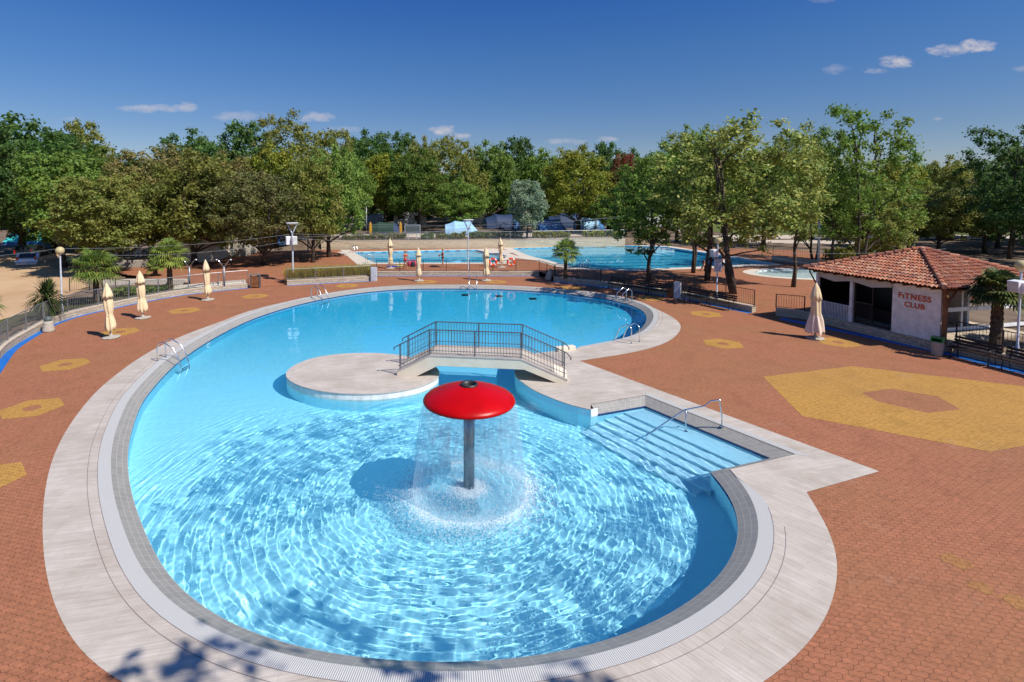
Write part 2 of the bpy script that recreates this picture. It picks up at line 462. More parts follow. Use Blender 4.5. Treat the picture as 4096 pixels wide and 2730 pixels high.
M['black'] = plain('interior_shade_black', (.006, .006, .008), .4)  # near-black wall colour stands in for the shade inside the hut
M['orange'] = plain('orange_plastic', (.78, .07, .012), .4)
M['white'] = plain('white_plastic', (.75, .75, .76), .4)
M['green_bin'] = plain('green_plastic', (.01, .22, .05), .4)
M['green_dumpster'] = plain('dull_green_plastic', (.06, .20, .09), .5)
M['skin'] = plain('tanned_skin', (.40, .19, .11), .55)
M['hair_b'] = plain('blond_hair', (.42, .28, .12), .6)
M['hair_d'] = plain('dark_hair', (.06, .03, .02), .6)
M['cloth_dark'] = plain('dark_swimwear', (.02, .02, .03), .8)
M['cloth_red'] = plain('red_cloth', (.6, .02, .03), .85)
M['cloth_pink'] = plain('pink_red_cloth', (.55, .05, .11), .85)
M['cloth_white'] = plain('white_cloth', (.7, .7, .72), .85)
M['cloth_blue'] = plain('blue_cloth', (.03, .06, .3), .85)
M['cloth_lime'] = plain('lime_towel', (.45, .5, .05), .9)
M['tent_pale'] = plain('pale_blue_tent_cloth', (.30, .52, .72), .7)
M['tent_blue'] = plain('blue_tent_cloth', (.04, .15, .36), .7)
M['tent_navy'] = plain('navy_tent_cloth', (.010, .03, .085), .7)
M['tent_teal'] = plain('turquoise_tent_cloth', (.05, .55, .50), .7)
M['tent_grey'] = plain('grey_tent_cloth', (.32, .38, .48), .7)
M['car_silver'] = plain('silver_car_paint', (.55, .56, .6), .25, .4, .5, .8)
M['car_dark'] = plain('dark_green_car_paint', (.02, .035, .035), .25, .3, .5, .8)
M['glass_dark'] = plain('dark_glass', (.012, .014, .018), .08)
M['tyre'] = plain('rubber', (.02, .02, .02), .8)
M['taillight'] = plain('red_tail_light', (.4, .01, .01), .2)
M['caravan'] = plain('white_caravan_shell', (.68, .68, .66), .35)
M['board'] = plain('grey_board', (.085, .10, .10), .6)
M['signface'] = plain('pale_sign_face', (.5, .5, .48), .5)
M['yellow_paint'] = plain('yellow_plastic', (.5, .26, .012), .5)
M['cable'] = plain('pale_cable', (.32, .32, .34), .5)
M['letter'] = plain('orange_red_letters', (.50, .085, .02), .5)

def roof_tile_mat():
    m, nt, b = newmat('terracotta_tiles')
    geo = N(nt, 'ShaderNodeNewGeometry')
    rp = N(nt, 'ShaderNodeValToRGB'); rp.color_ramp.interpolation = 'CONSTANT'
    cs = [(.40, .14, .075), (.44, .165, .09), (.34, .12, .07), (.45, .21, .125), (.27, .105, .07), (.46, .25, .16), (.42, .15, .08), (.36, .145, .095)]
    el = rp.color_ramp.elements
    el[0].color = rgb(cs[0]); el[1].position = 1 / 8; el[1].color = rgb(cs[1])
    for i in range(2, 8):
        e = el.new(i / 8); e.color = rgb(cs[i])
    nt.links.new(geo.outputs['Random Per Island'], rp.inputs[0])
    nz = N(nt, 'ShaderNodeTexNoise', Scale=6, Detail=5); nt.links.new(geo.outputs['Position'], nz.inputs['Vector'])
    r2 = N(nt, 'ShaderNodeValToRGB'); r2.color_ramp.elements[0].position = .3; r2.color_ramp.elements[1].position = .7
    r2.color_ramp.elements[0].color = (.65, .65, .65, 1); r2.color_ramp.elements[1].color = (1.2, 1.15, 1.1, 1)
    nt.links.new(nz.outputs['Fac'], r2.inputs[0])
    nt.links.new(mix(nt, 1.0, rp.outputs[0], r2.outputs[0], 'MULTIPLY'), b.inputs['Base Color'])
    b.inputs['Roughness'].default_value = .85
    return m
M['terracotta'] = roof_tile_mat()

def globe_mat():
    m, nt, b = newmat('amber_lamp_globe')
    b.inputs['Base Color'].default_value = (.62, .52, .28, 1)
    b.inputs['Roughness'].default_value = .08
    b.inputs['Transmission Weight'].default_value = .25
    b.inputs['IOR'].default_value = 1.3
    return m
M['globe'] = globe_mat()

# ---------------------------------------------------------------- polyline helpers
def P2(lst, z=0.0): return [at(x, y, z).xy for x, y in lst]

def catmull(pts, closed=False, step=.15):
    n = len(pts); out = []
    rng = range(n if closed else n - 1)
    for i in rng:
        g = (lambda k: pts[k % n]) if closed else (lambda k: pts[min(max(k, 0), n - 1)])
        p0, p1, p2, p3 = g(i - 1), g(i), g(i + 1), g(i + 2)
        k = max(2, int((p2 - p1).length / step))
        for j in range(k):
            t = j / k
            out.append(.5 * ((2 * p1) + (p2 - p0) * t + (2 * p0 - 5 * p1 + 4 * p2 - p3) * t * t + (3 * p1 - p0 - 3 * p2 + p3) * t ** 3))
    if not closed: out.append(pts[-1].copy())
    return out

def resample(pts, step):
    L = [0.0]
    for a, b in zip(pts, pts[1:]): L.append(L[-1] + (b - a).length)
    n = max(2, round(L[-1] / step)); out = []; k = 0
    for i in range(n + 1):
        s = L[-1] * i / n
        while k < len(L) - 2 and L[k + 1] < s: k += 1
        t = (s - L[k]) / max(1e-9, L[k + 1] - L[k])
        out.append(pts[k].lerp(pts[k + 1], t))
    return out

def smooth_line(pts, it):
    for _ in range(it):
        pts = [pts[0]] + [(a + 2 * b + c) / 4 for a, b, c in zip(pts, pts[1:], pts[2:])] + [pts[-1]]
    return pts

def offset(pts, d):                       # d: number or per-point list; positive = to the right of travel
    out = []
    n = len(pts)
    for i, p in enumerate(pts):
        dd = d[i] if isinstance(d, list) else d
        ns = []
        if i > 0:
            t = (p - pts[i - 1]).normalized(); ns.append(Vector((t.y, -t.x)))
        if i < n - 1:
            t = (pts[i + 1] - p).normalized(); ns.append(Vector((t.y, -t.x)))
        if len(ns) == 2:
            b = (ns[0] + ns[1]).normalized()
            out.append(p + b * dd / max(.3, b.dot(ns[0])))
        else:
            out.append(p + ns[0] * dd)
    return out

def fill(mb, loops, z):
    polys = [[Vector((p.x, p.y, 0)) for p in L] for L in loops]
    flat = [p for L in polys for p in L]
    tri = tessellate_polygon(polys)
    mb.add([(p.x, p.y, z) for p in flat], [up(t, flat) for t in tri])

def strip(mb, A, B, zA, zB):
    s = 0.0
    w = [(A[0] - B[0]).length]
    for i in range(len(A) - 1):
        ds = (A[i + 1] - A[i]).length
        w = (A[i] - B[i]).length
        va = [(A[i].x, A[i].y, zA), (A[i + 1].x, A[i + 1].y, zA), (B[i + 1].x, B[i + 1].y, zB), (B[i].x, B[i].y, zB)]
        mb.add(va, [(0, 1, 2, 3)], [[(s, 0), (s + ds, 0), (s + ds, w), (s, w)]])
        s += ds

def vwall(mb, A, z0, z1):
    s = 0.0
    for a, b in zip(A, A[1:]):
        ds = (b - a).length
        mb.add([(a.x, a.y, z0), (b.x, b.y, z0), (b.x, b.y, z1), (a.x, a.y, z1)], [(0, 1, 2, 3)],
               [[(s, z0), (s + ds, z0), (s + ds, z1), (s, z1)]])
        s += ds

def inside_mask(X, Y, poly):
    r = np.zeros(X.shape, bool)
    n = len(poly); j = n - 1
    for i in range(n):
        xi, yi, xj, yj = poly[i][0], poly[i][1], poly[j][0], poly[j][1]
        if yi != yj:
            r ^= ((yi > Y) != (yj > Y)) & (X < (xj - xi) * (Y - yi) / (yj - yi) + xi)
        j = i
    return r

def grid_mesh(name, xs, ys, Z, keep, mat, smooth=True):
    nx, ny = len(xs), len(ys)
    X, Y = np.meshgrid(xs, ys)
    idx = np.arange(nx * ny).reshape(ny, nx)
    f = np.stack([idx[:-1, :-1], idx[:-1, 1:], idx[1:, 1:], idx[1:, :-1]], -1)[keep]
    used = np.unique(f); rm = np.full(nx * ny, -1); rm[used] = np.arange(len(used))
    v = np.stack([X, Y, Z], -1).reshape(-1, 3)[used]
    f = rm[f]
    me = bpy.data.meshes.new(name)
    me.vertices.add(len(v)); me.vertices.foreach_set('co', v.astype(np.float32).ravel())
    me.loops.add(f.size); me.loops.foreach_set('vertex_index', f.astype(np.int32).ravel())
    me.polygons.add(len(f)); me.polygons.foreach_set('loop_start', np.arange(0, f.size, 4, dtype=np.int32))
    me.update(calc_edges=True); me.validate()
    me.materials.append(mat)
    if smooth: me.shade_smooth()
    o = bpy.data.objects.new(name, me); COL.objects.link(o)
    return o

def quads_mesh(name, V, mat, n=4):
    V = np.asarray(V, np.float32).reshape(-1, 3)
    k = len(V) // n
    me = bpy.data.meshes.new(name)
    me.vertices.add(len(V)); me.vertices.foreach_set('co', V.ravel())
    me.loops.add(len(V)); me.loops.foreach_set('vertex_index', np.arange(len(V), dtype=np.int32))
    me.polygons.add(k); me.polygons.foreach_set('loop_start', np.arange(0, len(V), n, dtype=np.int32))
    me.update(calc_edges=True)
    me.materials.append(mat)
    return me

# ================================================================ THE SETTING
ZW = -.22
ZL = .24      # depth of the water surface below the deck
S_px = [(2299, 1397), (2362, 1384), (2441, 1370), (2506, 1354), (2550, 1332), (2578, 1301), (2588, 1275), (2576, 1249), (2528, 1223), (2441, 1201),
        (2353, 1188), (2223, 1173), (2048, 1161), (1897, 1157), (1678, 1157), (1548, 1163), (1417, 1177), (1295, 1198), (1177, 1225), (1024, 1273),
        (873, 1345), (716, 1448), (587, 1584), (545, 1668), (513, 1781), (511, 1876), (524, 1972), (551, 2060), (587, 2152), (625, 2235),
        (685, 2328), (767, 2407), (888, 2486), (1000, 2540), (1110, 2575), (1323, 2625), (1567, 2650), (1845, 2659), (2090, 2642), (2300, 2604), (2432, 2572),
        (2565, 2525), (2697, 2456), (2803, 2387), (2882, 2313), (2935, 2239), (2959, 2165), (2962, 2096), (2946, 2027), (2914, 1969), (2842, 1891)]
S_big = smooth_line(resample(catmull(P2(S_px, ZW)), .3), 12)
cC, cB, cA, cD = P2([(2842, 1891), (3081, 1836), (2580, 1627), (2390, 1660)], ZW)
S_big = [p for p in S_big if (p - cC).length > .55]
PEN = P2([(2363, 1639), (2283, 1620), (2193, 1587), (2134, 1560), (2086, 1527), (2062, 1504), (2058, 1470), (2062, 1436)], 0) + P2([(2100, 1418), (2299, 1396)], 0)
pen = catmull(PEN[:8], step=.2) + PEN[8:]
NW = [cC, cB, cA, cD]
water_loop = S_big + NW + pen

OUT_px = [(2318, 1444), (2484, 1419), (2572, 1402), (2650, 1378), (2694, 1354), (2720, 1325), (2725, 1306), (2716, 1288), (2681, 1264), (2615, 1232), (2534, 1201),
          (2441, 1179), (2310, 1162), (2179, 1151), (2048, 1145), (1897, 1141), (1766, 1141), (1591, 1145), (1460, 1154), (1329, 1170), (1242, 1187), (1024, 1236),
          (873, 1291), (764, 1330), (654, 1378), (545, 1440), (436, 1522), (372, 1580), (292, 1680), (238, 1770), (200, 1865), (180, 1960), (169, 2080),
          (175, 2234), (206, 2397), (271, 2542), (337, 2631), (421, 2701)]
OUT_a = P2(OUT_px) + [Vector(p) for p in ((-2.8, 6.75), (-.8, 6.3), (1.2, 6.35), (3.2, 7.0))] + P2([(3147, 2668), (3226, 2588), (3306, 2488), (3345, 2366), (3359, 2265), (3338, 2165), (3290, 2069), (3226, 1969)])
OUT = smooth_line(resample(catmull(OUT_a), .3), 10) + P2([(3517, 1886)])

off_grey = .38
nS = len(S_big)
taper = [min(1, i / 3, (nS - 1 - i) / 3) for i in range(nS)]
full = S_big + NW
grey_out = offset(full, off_grey)
white_out = offset(S_big, [off_grey + .28 * t for t in taper])
for i in (0, nS - 1): white_out[i] = grey_out[i]
hole_deck = white_out + grey_out[nS:] + pen

mb = MB(); fill(mb, [OUT, hole_deck], 0.0)
# expansion joint running round the pool, a hair's breadth of dark sealant laid flush in the planks
J = offset(S_big, off_grey + .28 + .21)
mb.mat = 1
strip(mb, offset(S_big, off_grey + .28 + .222)[4:-6], J[4:-6], .003, .003)
strip(mb, offset(S_big, off_grey + .28 + .012)[4:-4], white_out[4:-4], .003, .003)
joint = noisy('joint_sealant', (.16, .13, .13), (.24, .2, .2), 2, .8)
tag(mb.build('pool_surround', [M['deck'], joint]), 'pale planked tile surround along the edge of the curved pool', kind='structure')

mb = MB(); strip(mb, white_out, grey_out[:nS], .0, -.012)
a2, b2 = offset(NW, .40), offset(NW, .62)
strip(mb, [b2[1], b2[2]], [a2[1], a2[2]], .004, .004)
tag(mb.build('overflow_grate', M['grate']), 'white ribbed overflow grate ringing the curved pool', kind='structure')
mb = MB(); strip(mb, grey_out, full, -.012, -.2)
tag(mb.build('sloping_pool_edge', M['greytile']), 'grey tiled sloping edge between grate and water', kind='structure')

def c6d(x, y): return (1024 + x / 2.292, 900 + y / 2.292)
# basin
ZF = -1.3
mb = MB(); fill(mb, [water_loop], ZF)
vwall(mb, full, ZF, -.33); vwall(mb, [cD] + pen + [S_big[0]], ZF, -.03)
mb.mat = 1; vwall(mb, full, -.33, -.2)
mb.mat = 2; vwall(mb, [cD] + pen + [S_big[0]], -.03, 0)
mb.mat = 3
blk = [cD, pen[0]]
dn = (pen[0] - cD); mb.box(((cD + pen[0]) / 2).to_3d() + Vector((-.12, .02, -.13)) * 0 + Vector((0, 0, -.13)), (dn.length, .03, .27), math.atan2(dn.y, dn.x))
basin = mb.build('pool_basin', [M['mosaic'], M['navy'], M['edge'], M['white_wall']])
for (x_, y_, lab) in ((c6d(1918, 643)[0], c6d(1918, 643)[1], 'dark floor drain left of the three in the far half of the pool'), (c6d(2228, 653)[0], c6d(2228, 653)[1], 'dark floor drain in the middle of the three'), (2048 + 191 / 2.292, 900 + 677 / 2.292, 'dark floor drain right of the three near the far ladder')):
    p = at(x_, y_, -ZL); p = p + Vector((p.x, p.y, 0)).normalized() * 1.08
    r_ = thing('floor_drain', lab, 'drain', (p.x, p.y, ZF), 0, 'dark drains on the pool floor')
    mb = MB(); mb.box((0, 0, .02), (.5, .7, .04)); f_ = mb.build('frame', M['navy'], r_)
    mb = MB()
    for k in range(6): mb.box((0, -.27 + k * .108, .045), (.42, .06, .012))
    mb.build('cover', M['dark_pipe'], r_)
tag(basin, 'light blue mosaic floor and walls under the curved pool water', kind='structure')
# steps in the notch
e = (cB - cA).normalized(); nn = Vector((-e.y, e.x))
if nn.dot(Vector((0, 13)) - cA) < 0: nn = -nn
mb = MB()
d0 = 0.0
for k, (w, z) in enumerate(((.85, -.40), (.36, -.55), (.36, -.70), (.36, -.85), (.36, -1.0), (.36, -1.15))):
    a, b = cA + nn * (d0 - (.05 if k == 0 else 0)) - e * .3, cB + nn * (d0 - (.05 if k == 0 else 0)) + e * .3
    if d0 > 1.7: b = cB + nn * d0 - e * (.1 + (d0 - 1.7) * .5)
    c_ = b + nn * (w + .05 * (k == 0)); d_ = a + nn * (w + .05 * (k == 0))
    mb.prism([a, b, c_, d_], ZF + .002, z)
    d0 += w
steps = mb.build('pool_steps', M['mosaic_pale'])
tag(steps, 'pale submerged steps leading into the pool beside the steel handrail', kind='structure')

# island
ISL_px = [(65, 505), (90, 455), (160, 410), (300, 357), (450, 336), (650, 325), (800, 327), (940, 340), (1080, 365), (1190, 405), (1255, 455), (1258, 505), (1180, 560), (1000, 610), (800, 637), (600, 640), (400, 628), (250, 600), (130, 558)]
isl = catmull(P2([(1100 + x / 1.8976, 1240 + y / 1.8976) for x, y in ISL_px]), True, .25)
for _ in range(8):
    isl = [(isl[i - 1] + 2 * isl[i] + isl[(i + 1) % len(isl)]) / 4 for i in range(len(isl))]
ic = sum(isl, Vector((0, 0))) / len(isl)
inner = [ic + (p - ic) * (1 - .30 / (p - ic).length) for p in isl]
mb = MB(); fill(mb, [inner], 0.0)
isc = isl + [isl[0]]; inc = inner + [inner[0]]
mb.mat = 1; strip(mb, inc, isc, 0.0, 0.0); vwall(mb, isc[::-1], -.04, 0.0)
mb.mat = 2; ins = [ic + (p - ic) * (1 - .02 / (p - ic).length) for p in isc]
vwall(mb, ins[::-1], -.42, -.04)
mb.mat = 3; vwall(mb, ins[::-1], ZF, -.42)
island = mb.build('island', [M['deck'], M['edge'], M['white_wall'], M['mosaic']])
tag(island, 'round paved island in the pool at the foot of the footbridge', kind='structure')

# water of the main pool: one sheet with the ripples of the fountain as real geometry
MUSH = at(1876, 1960, -.25)
mx_, my_ = MUSH.x, MUSH.y
h = .029
xs = np.arange(-13.5, 12.2, h); ys = np.arange(7.4, 43.2, h)
X, Y = np.meshgrid(xs, ys)
rng = np.random.default_rng(5)
R = np.hypot(X - mx_, Y - my_)
Zw = np.zeros_like(X)
front = Y < 26
Xf, Yf, Rf = X[front], Y[front], R[front]
zz = np.zeros_like(Xf)
warp = np.zeros_like(Xf)
for i in range(14):
    lam = rng.uniform(.7, 2.6); k = 2 * np.pi / lam; a = rng.uniform(0, 6.28)
    warp += .007 * lam * np.sin(k * (Xf * np.cos(a) + Yf * np.sin(a)) + rng.uniform(0, 6.28))
gust = np.zeros_like(Xf)
for i in range(10):
    lam = rng.uniform(1.2, 4.5); k = 2 * np.pi / lam; a = rng.uniform(0, 6.28)
    gust += .06 * np.sin(k * (Xf * np.cos(a) + Yf * np.sin(a)) + rng.uniform(0, 6.28))
for i in range(70):
    lam = .105 + .19 * rng.uniform(0, 1) ** 1.5; k = 2 * np.pi / lam
    a = rng.uniform(0, 6.28); rr = rng.uniform(.15, 1.7)
    sx, sy = mx_ + rr * np.cos(a), my_ + rr * np.sin(a)
    r = np.hypot(Xf - sx, Yf - sy) + warp * rng.uniform(.5, 1.3)
    zz += .00043 * (lam / .25) ** 1.25 * np.sin(k * r + rng.uniform(0, 6.28))
for i in range(46):
    lam = .125 + .26 * rng.uniform(0, 1) ** 1.5; k = 2 * np.pi / lam; a = rng.uniform(0, 6.28)
    zz += .00014 * (lam / .25) * np.sin(k * (Xf * np.cos(a) + Yf * np.sin(a)) + rng.uniform(0, 6.28))
st = lambda x, a, b: np.clip((x - a) / (b - a), 0, 1) ** 2 * (3 - 2 * np.clip((x - a) / (b - a), 0, 1))
# the island and the bridge shelter what lies behind them
ang = np.arctan2(Yf - my_, Xf - mx_)
fade = 1 - st(Rf, 5.2, 10.5) * .93
back = st(Yf, 16.5, 21.5)
fade *= (1 - back * .93)
fade *= .35 + .65 * st(Rf, 1.2, 2.6)
Zw[front] = zz * fade * np.clip(1 + gust, .45, 1.6)
cal = np.zeros_like(X)
for i in range(26):
    lam = rng.uniform(.25, 1.2); k = 2 * np.pi / lam; a = rng.uniform(0, 6.28)
    cal += .00011 * (lam / .4) * np.sin(k * (X * np.cos(a) + Y * np.sin(a)) + rng.uniform(0, 6.28))
Zw = Zw + cal - ZL
Xc, Yc = X[:-1, :-1] + h / 2, Y[:-1, :-1] + h / 2
wl = [(p.x, p.y) for p in offset(S_big, .12) + offset(NW, .12) + offset(pen, .08)]
keep = inside_mask(Xc, Yc, wl)
water = grid_mesh('water', xs, ys, Zw, keep, M['water'])
tag(water, 'clear turquoise water of the curved pool, rippled around the red fountain', kind='structure')

# plaza
LW_px5 = [(0, 1235), (100, 1130), (390, 960), (490, 910), (700, 840), (960, 780), (1250, 718), (1600, 655), (1900, 615), (2280, 578)]
def c5(x, y): return (x / 2.292, 900 + y / 2.292)
def c6(x, y): return (1024 + x / 2.292, 900 + y / 2.292)
def c7(x, y): return (2048 + x / 2.292, 900 + y / 2.292)
def c8(x, y): return (3072 + x / 2.292, 900 + y / 2.292)
LW = smooth_line(resample(catmull([Vector((-17.5, 19.5))] + P2([c5(*p) for p in LW_px5])), .5), 3)
PLW = P2([c6(285, 555), c6(1055, 515)])
W3 = P2([c6(1105, 468), c6(1840, 468), c6(2347, 468), c7(250, 468)])
W4 = P2([c7(380, 520), c7(900, 575), c7(1470, 660), c7(1570, 672), c7(2200, 806)])
BW = [Vector(p) for p in ((18.2, 30.8), (20.0, 27.3), (21.6, 23.9), (22.3, 21.6), (23.3, 17.5))]
plaza = [Vector((-19.5, 19.2))] + offset(LW, -.35)[1:] + [Vector((-15.6, 41.8)), Vector((-13.4, 42.5))] + offset(PLW, -.3) + [Vector((-7.1, 46.9))] + offset(W3, -.1) + offset(W4, -.1) \
    + [Vector((17.8, 33.2)), Vector((19.3, 31.6))] + offset(BW, -.3)[1:] + [Vector((30, 14)), Vector((30, -8)), Vector((-26, -8)), Vector((-24, 12))]
mb = MB(); fill(mb, [plaza, OUT], -.004)
mb.mat = 1
def hexring(mb, c, R, r, a0=.2, z=.0):
    o = [c + Vector((math.cos(a0 + k * PI / 3), math.sin(a0 + k * PI / 3))) * R for k in range(6)]
    i = [c + Vector((math.cos(a0 + k * PI / 3), math.sin(a0 + k * PI / 3))) * r for k in range(6)]
    fill(mb, [o, i], z)
for (x, y) in ((150, 838), (74, 938), (-40, 1103), (424, 714), (276, 763), (586, 681), (797, 657), (980, 648), (1140, 648), (1312, 662), (1495, 686), (1622, 722), (1661, 790), (1925, 787)):
    hexring(mb, at(x * 1.741, y * 1.741).xy, .93, .27, .26)
mb.mat = 2
for (x, y, w_) in ((2195, 1290, .26), (2250, 1348, .2), (2340, 1385, .24)):
    c_ = at(x * 1.741, y * 1.741).xy
    rr_ = random.Random(x)
    fill(mb, [[c_ + Vector((math.cos(k * PI / 5) * w_ * rr_.uniform(.6, 1.2), math.sin(k * PI / 5) * w_ * rr_.uniform(.6, 1.2))) for k in range(10)]], 0.0)
mb.mat = 1
big_o = [Vector(p) for p in ((11.55, 20.8), (15.9, 22.1), (20.6, 19.7), (19.4, 16.1), (14.4, 14.65), (10.75, 17.05))]
def c3(x, y): return (2500 + x / 1.679, 1450 + y / 1.679)
big_i = P2([c3(1590, 205), c3(1790, 178), c3(2100, 230), c3(2250, 315), c3(2030, 340), c3(1690, 260)])
fill(mb, [big_o, big_i], 0.0)
tag(mb.build('plaza_paving', [M['brick'], M['yellow'], M['yellow_worn']]), 'red interlocking pavers with yellow hexagons around the pool', kind='structure')
# blue painted strip at the foot of the walls
mb = MB()
strip(mb, LW, offset(LW, [.40 - .15 * min(1, i / 24) for i in range(len(LW))]), .0, .0)
strip(mb, PLW, offset(PLW, .22), .0, .0); strip(mb, W3, offset(W3, .22), .0, .0); strip(mb, W4, offset(W4, .35), .0, .0)
strip(mb, BW, offset(BW, .55), .0, .0)
tag(mb.build('painted_strip', M['blue']), 'bright blue painted band on the paving at the foot of the low walls', kind='structure')

# terrace around the far pools
TER = [Vector(p) for p in ((-15.9, 40.9), (-13.5, 42.0), (-7.3, 44.2), (-7.3, 46.8), (6.6, 46.8), (7.3, 43.8), (11.1, 41.0), (14.3, 37.3), (14.9, 36.9), (17.25, 32.15), (18.4, 31.0),
                           (19.6, 31.6), (26, 33), (36, 35), (40, 50), (40, 64), (26, 69), (21, 70.6), (7.7, 67.4), (-1.5, 66.5), (-17, 65.3), (-31, 60), (-31, 47), (-18.5, 39.6))]
PA = P2([(1398, 1013), (1955, 1001), (2030, 1028), (1990, 1053), (1500, 1054)], .3)
PB = P2([(2048, 996), (2490, 984), (2660, 990), (2830, 1015), (3065, 1058), (2740, 1073), (2500, 1081), (2290, 1074), (2110, 1024)], .3)
wc = at(3230, 1108, .1)
PC = [Vector((wc.x + 4.2 * math.cos(a), wc.y + 2.6 * math.sin(a))) for a in np.linspace(0, 2 * PI, 40, endpoint=False)]
def seg_d(X, Y, a, b):
    d = b - a; L2 = d.length_squared
    t = np.clip(((X - a.x) * d.x + (Y - a.y) * d.y) / L2, 0, 1)
    return np.hypot(X - a.x - t * d.x, Y - a.y - t * d.y)
def ter_h(X, Y):
    d = np.minimum(seg_d(X, Y, Vector((-15.9, 40.9)), Vector((-13.5, 42.0))), seg_d(X, Y, Vector((17.25, 32.15)), Vector((18.4, 31.0))))
    return .35 * np.clip(d / 4.5, 0, 1) + .005
xs2 = np.arange(-32, 41, .25); ys2 = np.arange(30, 71, .25)
X, Y = np.meshgrid(xs2, ys2)
Xc, Yc = X[:-1, :-1] + .125, Y[:-1, :-1] + .125
k2 = inside_mask(Xc, Yc, TER) & ~inside_mask(Xc, Yc, offset(PA + [PA[0]], .4)) & ~inside_mask(Xc, Yc, offset(PB + [PB[0]], .4)) & ~inside_mask(Xc, Yc, PC)
def orient(poly):
    a = sum(poly[i].x * poly[(i + 1) % len(poly)].y - poly[(i + 1) % len(poly)].x * poly[i].y for i in range(len(poly)))
    return poly if a > 0 else poly[::-1]
PA, PB = orient(PA), orient(PB)
k2 = inside_mask(Xc, Yc, TER) & ~inside_mask(Xc, Yc, PA) & ~inside_mask(Xc, Yc, PB) & ~inside_mask(Xc, Yc, PC)
tag(grid_mesh('terrace_paving', xs2, ys2, ter_h(X, Y), k2, M['brick']), 'raised red brick terrace around the far swimming pools', kind='structure')

def out_poly(poly, d):
    ext = [poly[-1]] + poly + [poly[0]]
    return offset(ext, d)[1:-1]
mb = MB()
fill(mb, [out_poly(PA, 1.1), out_poly(PA, 0)], .362)
fill(mb, [out_poly(PB, 1.1), out_poly(PB, 0)], .366)
fill(mb, [out_poly(PC, .9), PC], .362)
# wide strip left of the far pool
lf = P2([(1360, 1001), (1400, 1001), (1500, 1058), (1432, 1062)], .35)
fill(mb, [lf], .370)
for q_ in ([(1325, 262), (1560, 248), (1745, 293), (1470, 298)], [(1590, 332), (1850, 318), (2345, 438), (2080, 388)]):
    fill(mb, [P2([(1400 + x / 2.614, 900 + y / 2.614) for x, y in q_], .372)], .372)
div = P2([(1950, 999), (2060, 996), (2120, 1026), (2300, 1078), (2150, 1062), (2020, 1030)], .35)
tag(mb.build('far_pool_coping', M['coping']), 'beige stone coping round the far swimming pools', kind='structure')
def basin2(name, poly, zf, mat, label, zt=.36):
    mb = MB(); fill(mb, [poly], zf); vwall(mb, poly + [poly[0]], zf, zt)
    o = mb.build(name, mat); tag(o, label, kind='structure'); return o
fb1 = basin2('far_pool_basin', PA, -.9, M['mosaic_deep'], 'blue tiled basin of the far pool on the left')
fb2 = basin2('far_pool_basin', PB, -1.3, M['mosaic_deep'], 'blue tiled basin of the lane pool')
fb3 = basin2('wading_pool_basin', PC, .1, M['wading_floor'], 'pale shallow basin of the wading pool')
# lane lines on the floor of the lane pool
mb = MB()
for k in range(1, 7):
    t = k / 7
    a = PB[0].lerp(PB[0], 0)
M['water_clear'] = water_mat('wading_water', (.95, 1, 1))
def flat_water(name, poly, z, label, mat='water_far'):
    xs = np.arange(min(p.x for p in poly), max(p.x for p in poly) + .2, .2); ys = np.arange(min(p.y for p in poly), max(p.y for p in poly) + .2, .2)
    X, Y = np.meshgrid(xs, ys)
    Z = np.full_like(X, z)
    for i in range(20):
        lam = rng.uniform(.7, 2.2); k = 2 * np.pi / lam; a = rng.uniform(0, 6.28)
        Z += .0005 * lam * np.sin(k * (X * np.cos(a) + Y * np.sin(a)) + rng.uniform(0, 6.28))
    o = grid_mesh(name, xs, ys, Z, inside_mask(X[:-1, :-1] + .1, Y[:-1, :-1] + .1, out_poly(poly, .25)), M[mat])
    tag(o, label, kind='structure'); return o
fw1 = flat_water('far_pool_water', PA, .29, 'turquoise water of the far pool beside the two bathers')
fw2 = flat_water('lane_pool_water', PB, .29, 'blue water of the large lane pool under the trees')
fw3 = flat_water('wading_pool_water', PC, .29, 'pale shallow water of the small wading pool', 'water_clear')
mb = MB()
lo = sorted(PB, key=lambda p: p.y)
for k in range(6):
    a = at(2130 + 15 * k, 1003 + 11.5 * k, 0.3); b = at(2560 + 75 * k, 1000 + 9.5 * k, 0.3)
    a = Vector((a.x, a.y, -1.29)); b = Vector((b.x, b.y, -1.29))
    d = (b - a); mb.box((a + b) / 2, (d.length * .92, .25, .01), math.atan2(d.y, d.x))
tag(mb.build('lane_lines', M['tent_navy']), 'dark lane lines on the floor of the lane pool', kind='structure')

for o in (basin, steps, island, fb1, fb2, fb3): o.cycles.is_caustics_receiver = True
for o in (water, fw1, fw2, fw3): o.cycles.is_caustics_caster = True

# ground to the horizon: one sheet that dips out of sight under plaza and terrace
FWL = P2([(1285, 998), (1800, 995), (2100, 992), (2500, 983)], .35)
def hg(X, Y):
    yw = np.interp(X, [p.x for p in FWL], [p.y for p in FWL]) + .45
    up_ = st(Y - yw, .0, .3) * st(X, -24, -17.5) * (1 - st(X, 21.5, 27))
    z = 1.3 * up_ + .3 * (1 - up_) * st(X, 15, 26)
    z = z + .25 * (1 - up_) * st(Y, 36, 44) * (1 - st(X, -20, -16))
    z = z + .03 * np.sin(X * .31) * np.cos(Y * .27)
    lwd = np.full(X.shape, 99.0)
    for a, b in zip(LW[::4], LW[4::4]): lwd = np.minimum(lwd, seg_d(X, Y, a, b))
    z = np.where((X < -15) & (Y < 45), np.maximum(z, .28 * (1 - st(lwd, .8, 2.6))), z)
    hide = inside_mask(X, Y, plaza) | inside_mask(X, Y, TER)
    return np.where(hide, -2.6, z)
xs3 = np.concatenate([np.linspace(-3000, -160, 9), np.arange(-150, -50, 4.0), np.arange(-50, 52, .7), np.arange(52, 150, 4.0), np.linspace(160, 3000, 9)])
